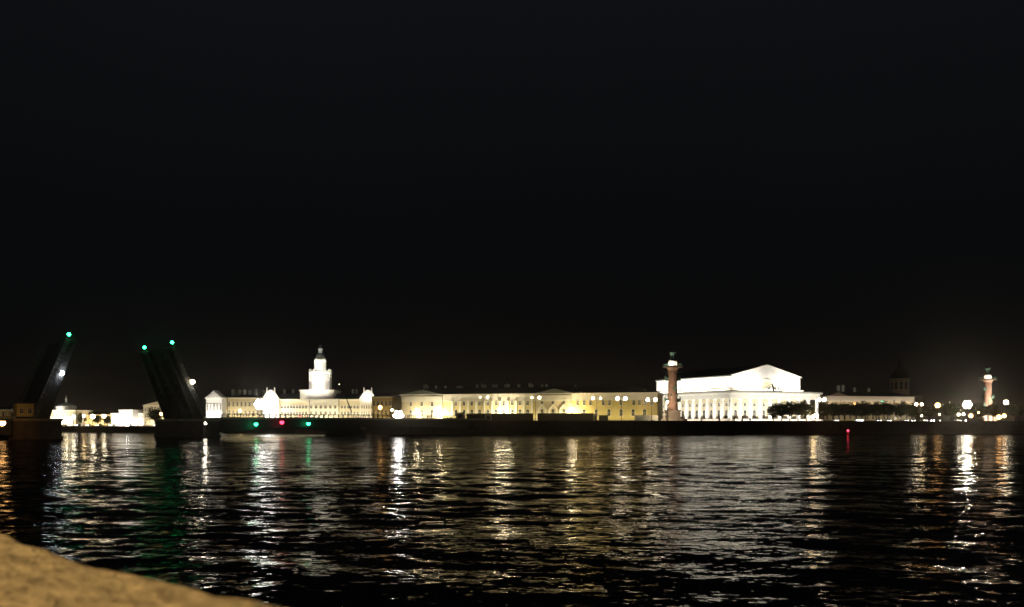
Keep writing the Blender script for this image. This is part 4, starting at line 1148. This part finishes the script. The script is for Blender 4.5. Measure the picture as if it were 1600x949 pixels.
# small stone bollards on the terrace in front of the hall and the buoy
for i, (px, lb) in enumerate(((1096, 'pale post on the terrace before the hall\'s flank'), (1124, 'dark post on the terrace before the hall\'s corner'), (1147, 'broad pale post on the terrace under the hall\'s front'), (1159.5, 'tall white post on the terrace under the hall\'s front'), (1172, 'grey post left of the first round tree'))):
    x, Y, g = on_bank(px, 10); b = MB(); h = (2.4, 2.2, 1.5, 2.6, 1.6)[i]
    b.lathe([(.5, 0), (.5, .3), (.38, .4), (.36, h - .4), (.5, h - .3), (.5, h), (.2, h + .3)], 10); o = b.build('stone_post', (M_trim, M_granite2, M_trim, M_wall_w, M_granite2)[i]); o.location = (x, Y, g); tag(o, lb, 'post', 'stone posts on the terrace')
def buoy():
    p = PP(1325, 678.5, 400); p.z = 0
    t = thing('buoy', 'red river buoy with a red light on the dark water', 'buoy', p)
    b = MB(); b.lathe([(.3, -.6), (.9, -.2), (.95, .25), (.5, .5)], 14); b.build('float', M_red, t, True)
    b = MB()
    for k in range(3):
        a = 2 * math.pi * k / 3; b.tube((.45 * math.cos(a), .45 * math.sin(a), .45), (.12 * math.cos(a), .12 * math.sin(a), 1.5), .05, n=5)
    b.build('cage', M_red, t); b = MB(); b.ball((0, 0, 1.75), .5); b.build('light', E_red, t)
buoy()
pavilion('small tan cabin on the deck beside the foot of the left raised leaf', PL + Vector((7.3, -8.2, 7.2)) - AX * 3.6, 4.8, 4.0)

# ------------------------------------------------------------------ near bank: parapet, wall, pavement, lamp behind the photographer
def near_bank():
    E0 = Vector((-0.19, 0.73)); dr = Vector((-0.725, 0.688)).normalized(); nrm = Vector((-dr.y, dr.x))   # nrm points away from the water
    if nrm.dot(Vector((0, -1))) < 0: nrm = -nrm
    top = EYE - 0.15
    ang = math.atan2(dr.y, dr.x)
    root = thing('parapet', 'rough granite parapet close to the lens at the lower left, lit orange', 'parapet', (E0.x, E0.y, 0), ang)
    side = 1 if (Matrix.Rotation(-ang, 2) @ nrm).y > 0 else -1
    g = np.random.default_rng(5)
    nu, nv = 520, 80
    U = np.concatenate([np.linspace(-2.5, -1.0, 40), np.linspace(-.98, 1.6, 400), np.linspace(1.65, 6, 80)])
    prof = []                                          # across: down the river face, over the rounded arris, along the top, down behind
    for v in np.linspace(0, 1, 14): prof.append((0.0, -.9 + .87 * v))
    for a in np.linspace(0, math.pi / 2, 10)[1:]: prof.append((.03 - .03 * math.cos(a), -.03 + .03 * math.sin(a)))
    for v in np.linspace(.03, .58, 46)[1:]: prof.append((v, 0.0))
    for v in np.linspace(0, 1, 10)[1:]: prof.append((.58, -1.0 * v))
    P = np.array(prof); nv = len(P); nu = len(U)
    def fbm(x, y, s):
        o = np.zeros_like(x); a = 1.0
        for k in range(6):
            f = s * 1.9 ** k
            for _ in range(3):
                t = g.random() * 6.28; o += a * np.sin(f * (x * math.cos(t) + y * math.sin(t)) + g.random() * 6.28) / 2.2
            a *= .62
        return o
    UU, VV = np.meshgrid(U, np.arange(nv), indexing='ij')
    pw = P[:, 0][None, :].repeat(nu, 0); pz = P[:, 1][None, :].repeat(nu, 0)
    n1 = fbm(UU, pw - pz, 9.0); n2 = fbm(UU, pw + pz * .7, 22.0)
    pw = pw + .004 * n1 * (P[:, 0] < .3)[None, :]
    pz = pz + .0022 * n2 * (P[:, 1] > -.2)[None, :] + 0.0012 * np.sin(UU * 5.1 + .4) + .004 + .013 * np.clip(UU / .69, 0, 1) - .0150 * np.sin(math.pi * np.clip(UU / .69, 0, 1))
    V = np.stack([UU, side * pw, top + .005 + pz], -1).reshape(-1, 3)
    idx = np.arange(nu * nv).reshape(nu, nv)
    Q = np.stack([idx[:-1, :-1], idx[1:, :-1], idx[1:, 1:], idx[:-1, 1:]], -1).reshape(-1, 4)
    me = bpy.data.meshes.new('coping_stone'); me.from_pydata(V.tolist(), [], Q.tolist()); me.polygons.foreach_set('use_smooth', [True] * len(me.polygons))
    m_ = mat('rough_granite', (.42, .36, .26), .9, .6, 30, bump=.7, stretch=(1, 1.6, 1))
    me.materials.append(m_); o = bpy.data.objects.new('coping_stone', me); COL.objects.link(o); o.parent = root
    b = MB(); y0, y1 = sorted((side * .003, side * .57)); b.box(-40, 120, y0, y1, top - 1.05, top - .91); b.box(-40, -2.503, y0, y1, top - .907, top); b.box(6.003, 120, y0, y1, top - .907, top)
    b.build('stone_blocks', M_granite2, root)
    wq = thing('near_quay_wall', 'granite quay wall below the near parapet', 'quay wall', (E0.x, E0.y, 0), ang)
    b = MB(); y0, y1 = sorted((0.0, side * 1.2)); b.box(-40, 120, y0, y1, -2, top - 1.053); b.build('wall_face', M_granite, wq)
    b = MB(); y0, y1 = sorted((side * 1.203, side * 40)); b.box(-40, 120, y0, y1, top - 1.4, top - 1.06)
    p = b.build('pavement', M_pave); p.location = (E0.x, E0.y, 0); p.rotation_euler = (0, 0, ang); tag(p, 'stone pavement behind the near parapet', 'pavement', kind='structure')
    # sodium street lamp behind the camera
    lp = Vector((E0.x, E0.y, 0)) + Vector((nrm.x, nrm.y, 0)) * 5.5 + Vector((dr.x, dr.y, 0)) * 1.5
    t = thing('street_lamp', 'orange sodium street lamp on the pavement behind the near parapet', 'street lamp', (lp.x, lp.y, top - 1.06), 0, 'street lamps on the near bank')
    b = MB(); b.lathe([(.22, 0), (.22, .5), (.12, .8), (.07, 5.6), (.06, 6.4)], 12); b.build('pole', M_iron, t)
    b = MB(); b.ball((0, 0, 6.75), .3, 14, 8); b.build('globe', emit('sodium_globe', SODIUM, 6), t)
    l = bpy.data.lights.new('sodium', 'POINT'); l.energy = 3400; l.color = (1.0, .66, .27); l.shadow_soft_size = .32
    lo = bpy.data.objects.new('sodium_light', l); COL.objects.link(lo); lo.parent = t; lo.location = (0, 0, 6.0)
near_bank()

# ------------------------------------------------------------------ thin haze added to spread glow round the lamps
def haze():
    b = MB(); b.box(-5600, 5600, -60, 5600, -3.5, 66)
    m = bpy.data.materials.new('haze'); m.use_nodes = True; n = m.node_tree; n.nodes.clear()
    o = n.nodes.new('ShaderNodeOutputMaterial'); v = n.nodes.new('ShaderNodeVolumePrincipled')
    v.inputs['Color'].default_value = (.95, .88, .78, 1); v.inputs['Density'].default_value = HAZE; v.inputs['Anisotropy'].default_value = 0.94
    n.links.new(v.outputs[0], o.inputs['Volume'])
    h = b.build('haze', m); tag(h, 'thin haze added to spread a glow round the lamps', 'haze', kind='stuff')
HAZE = 0.00011
haze()
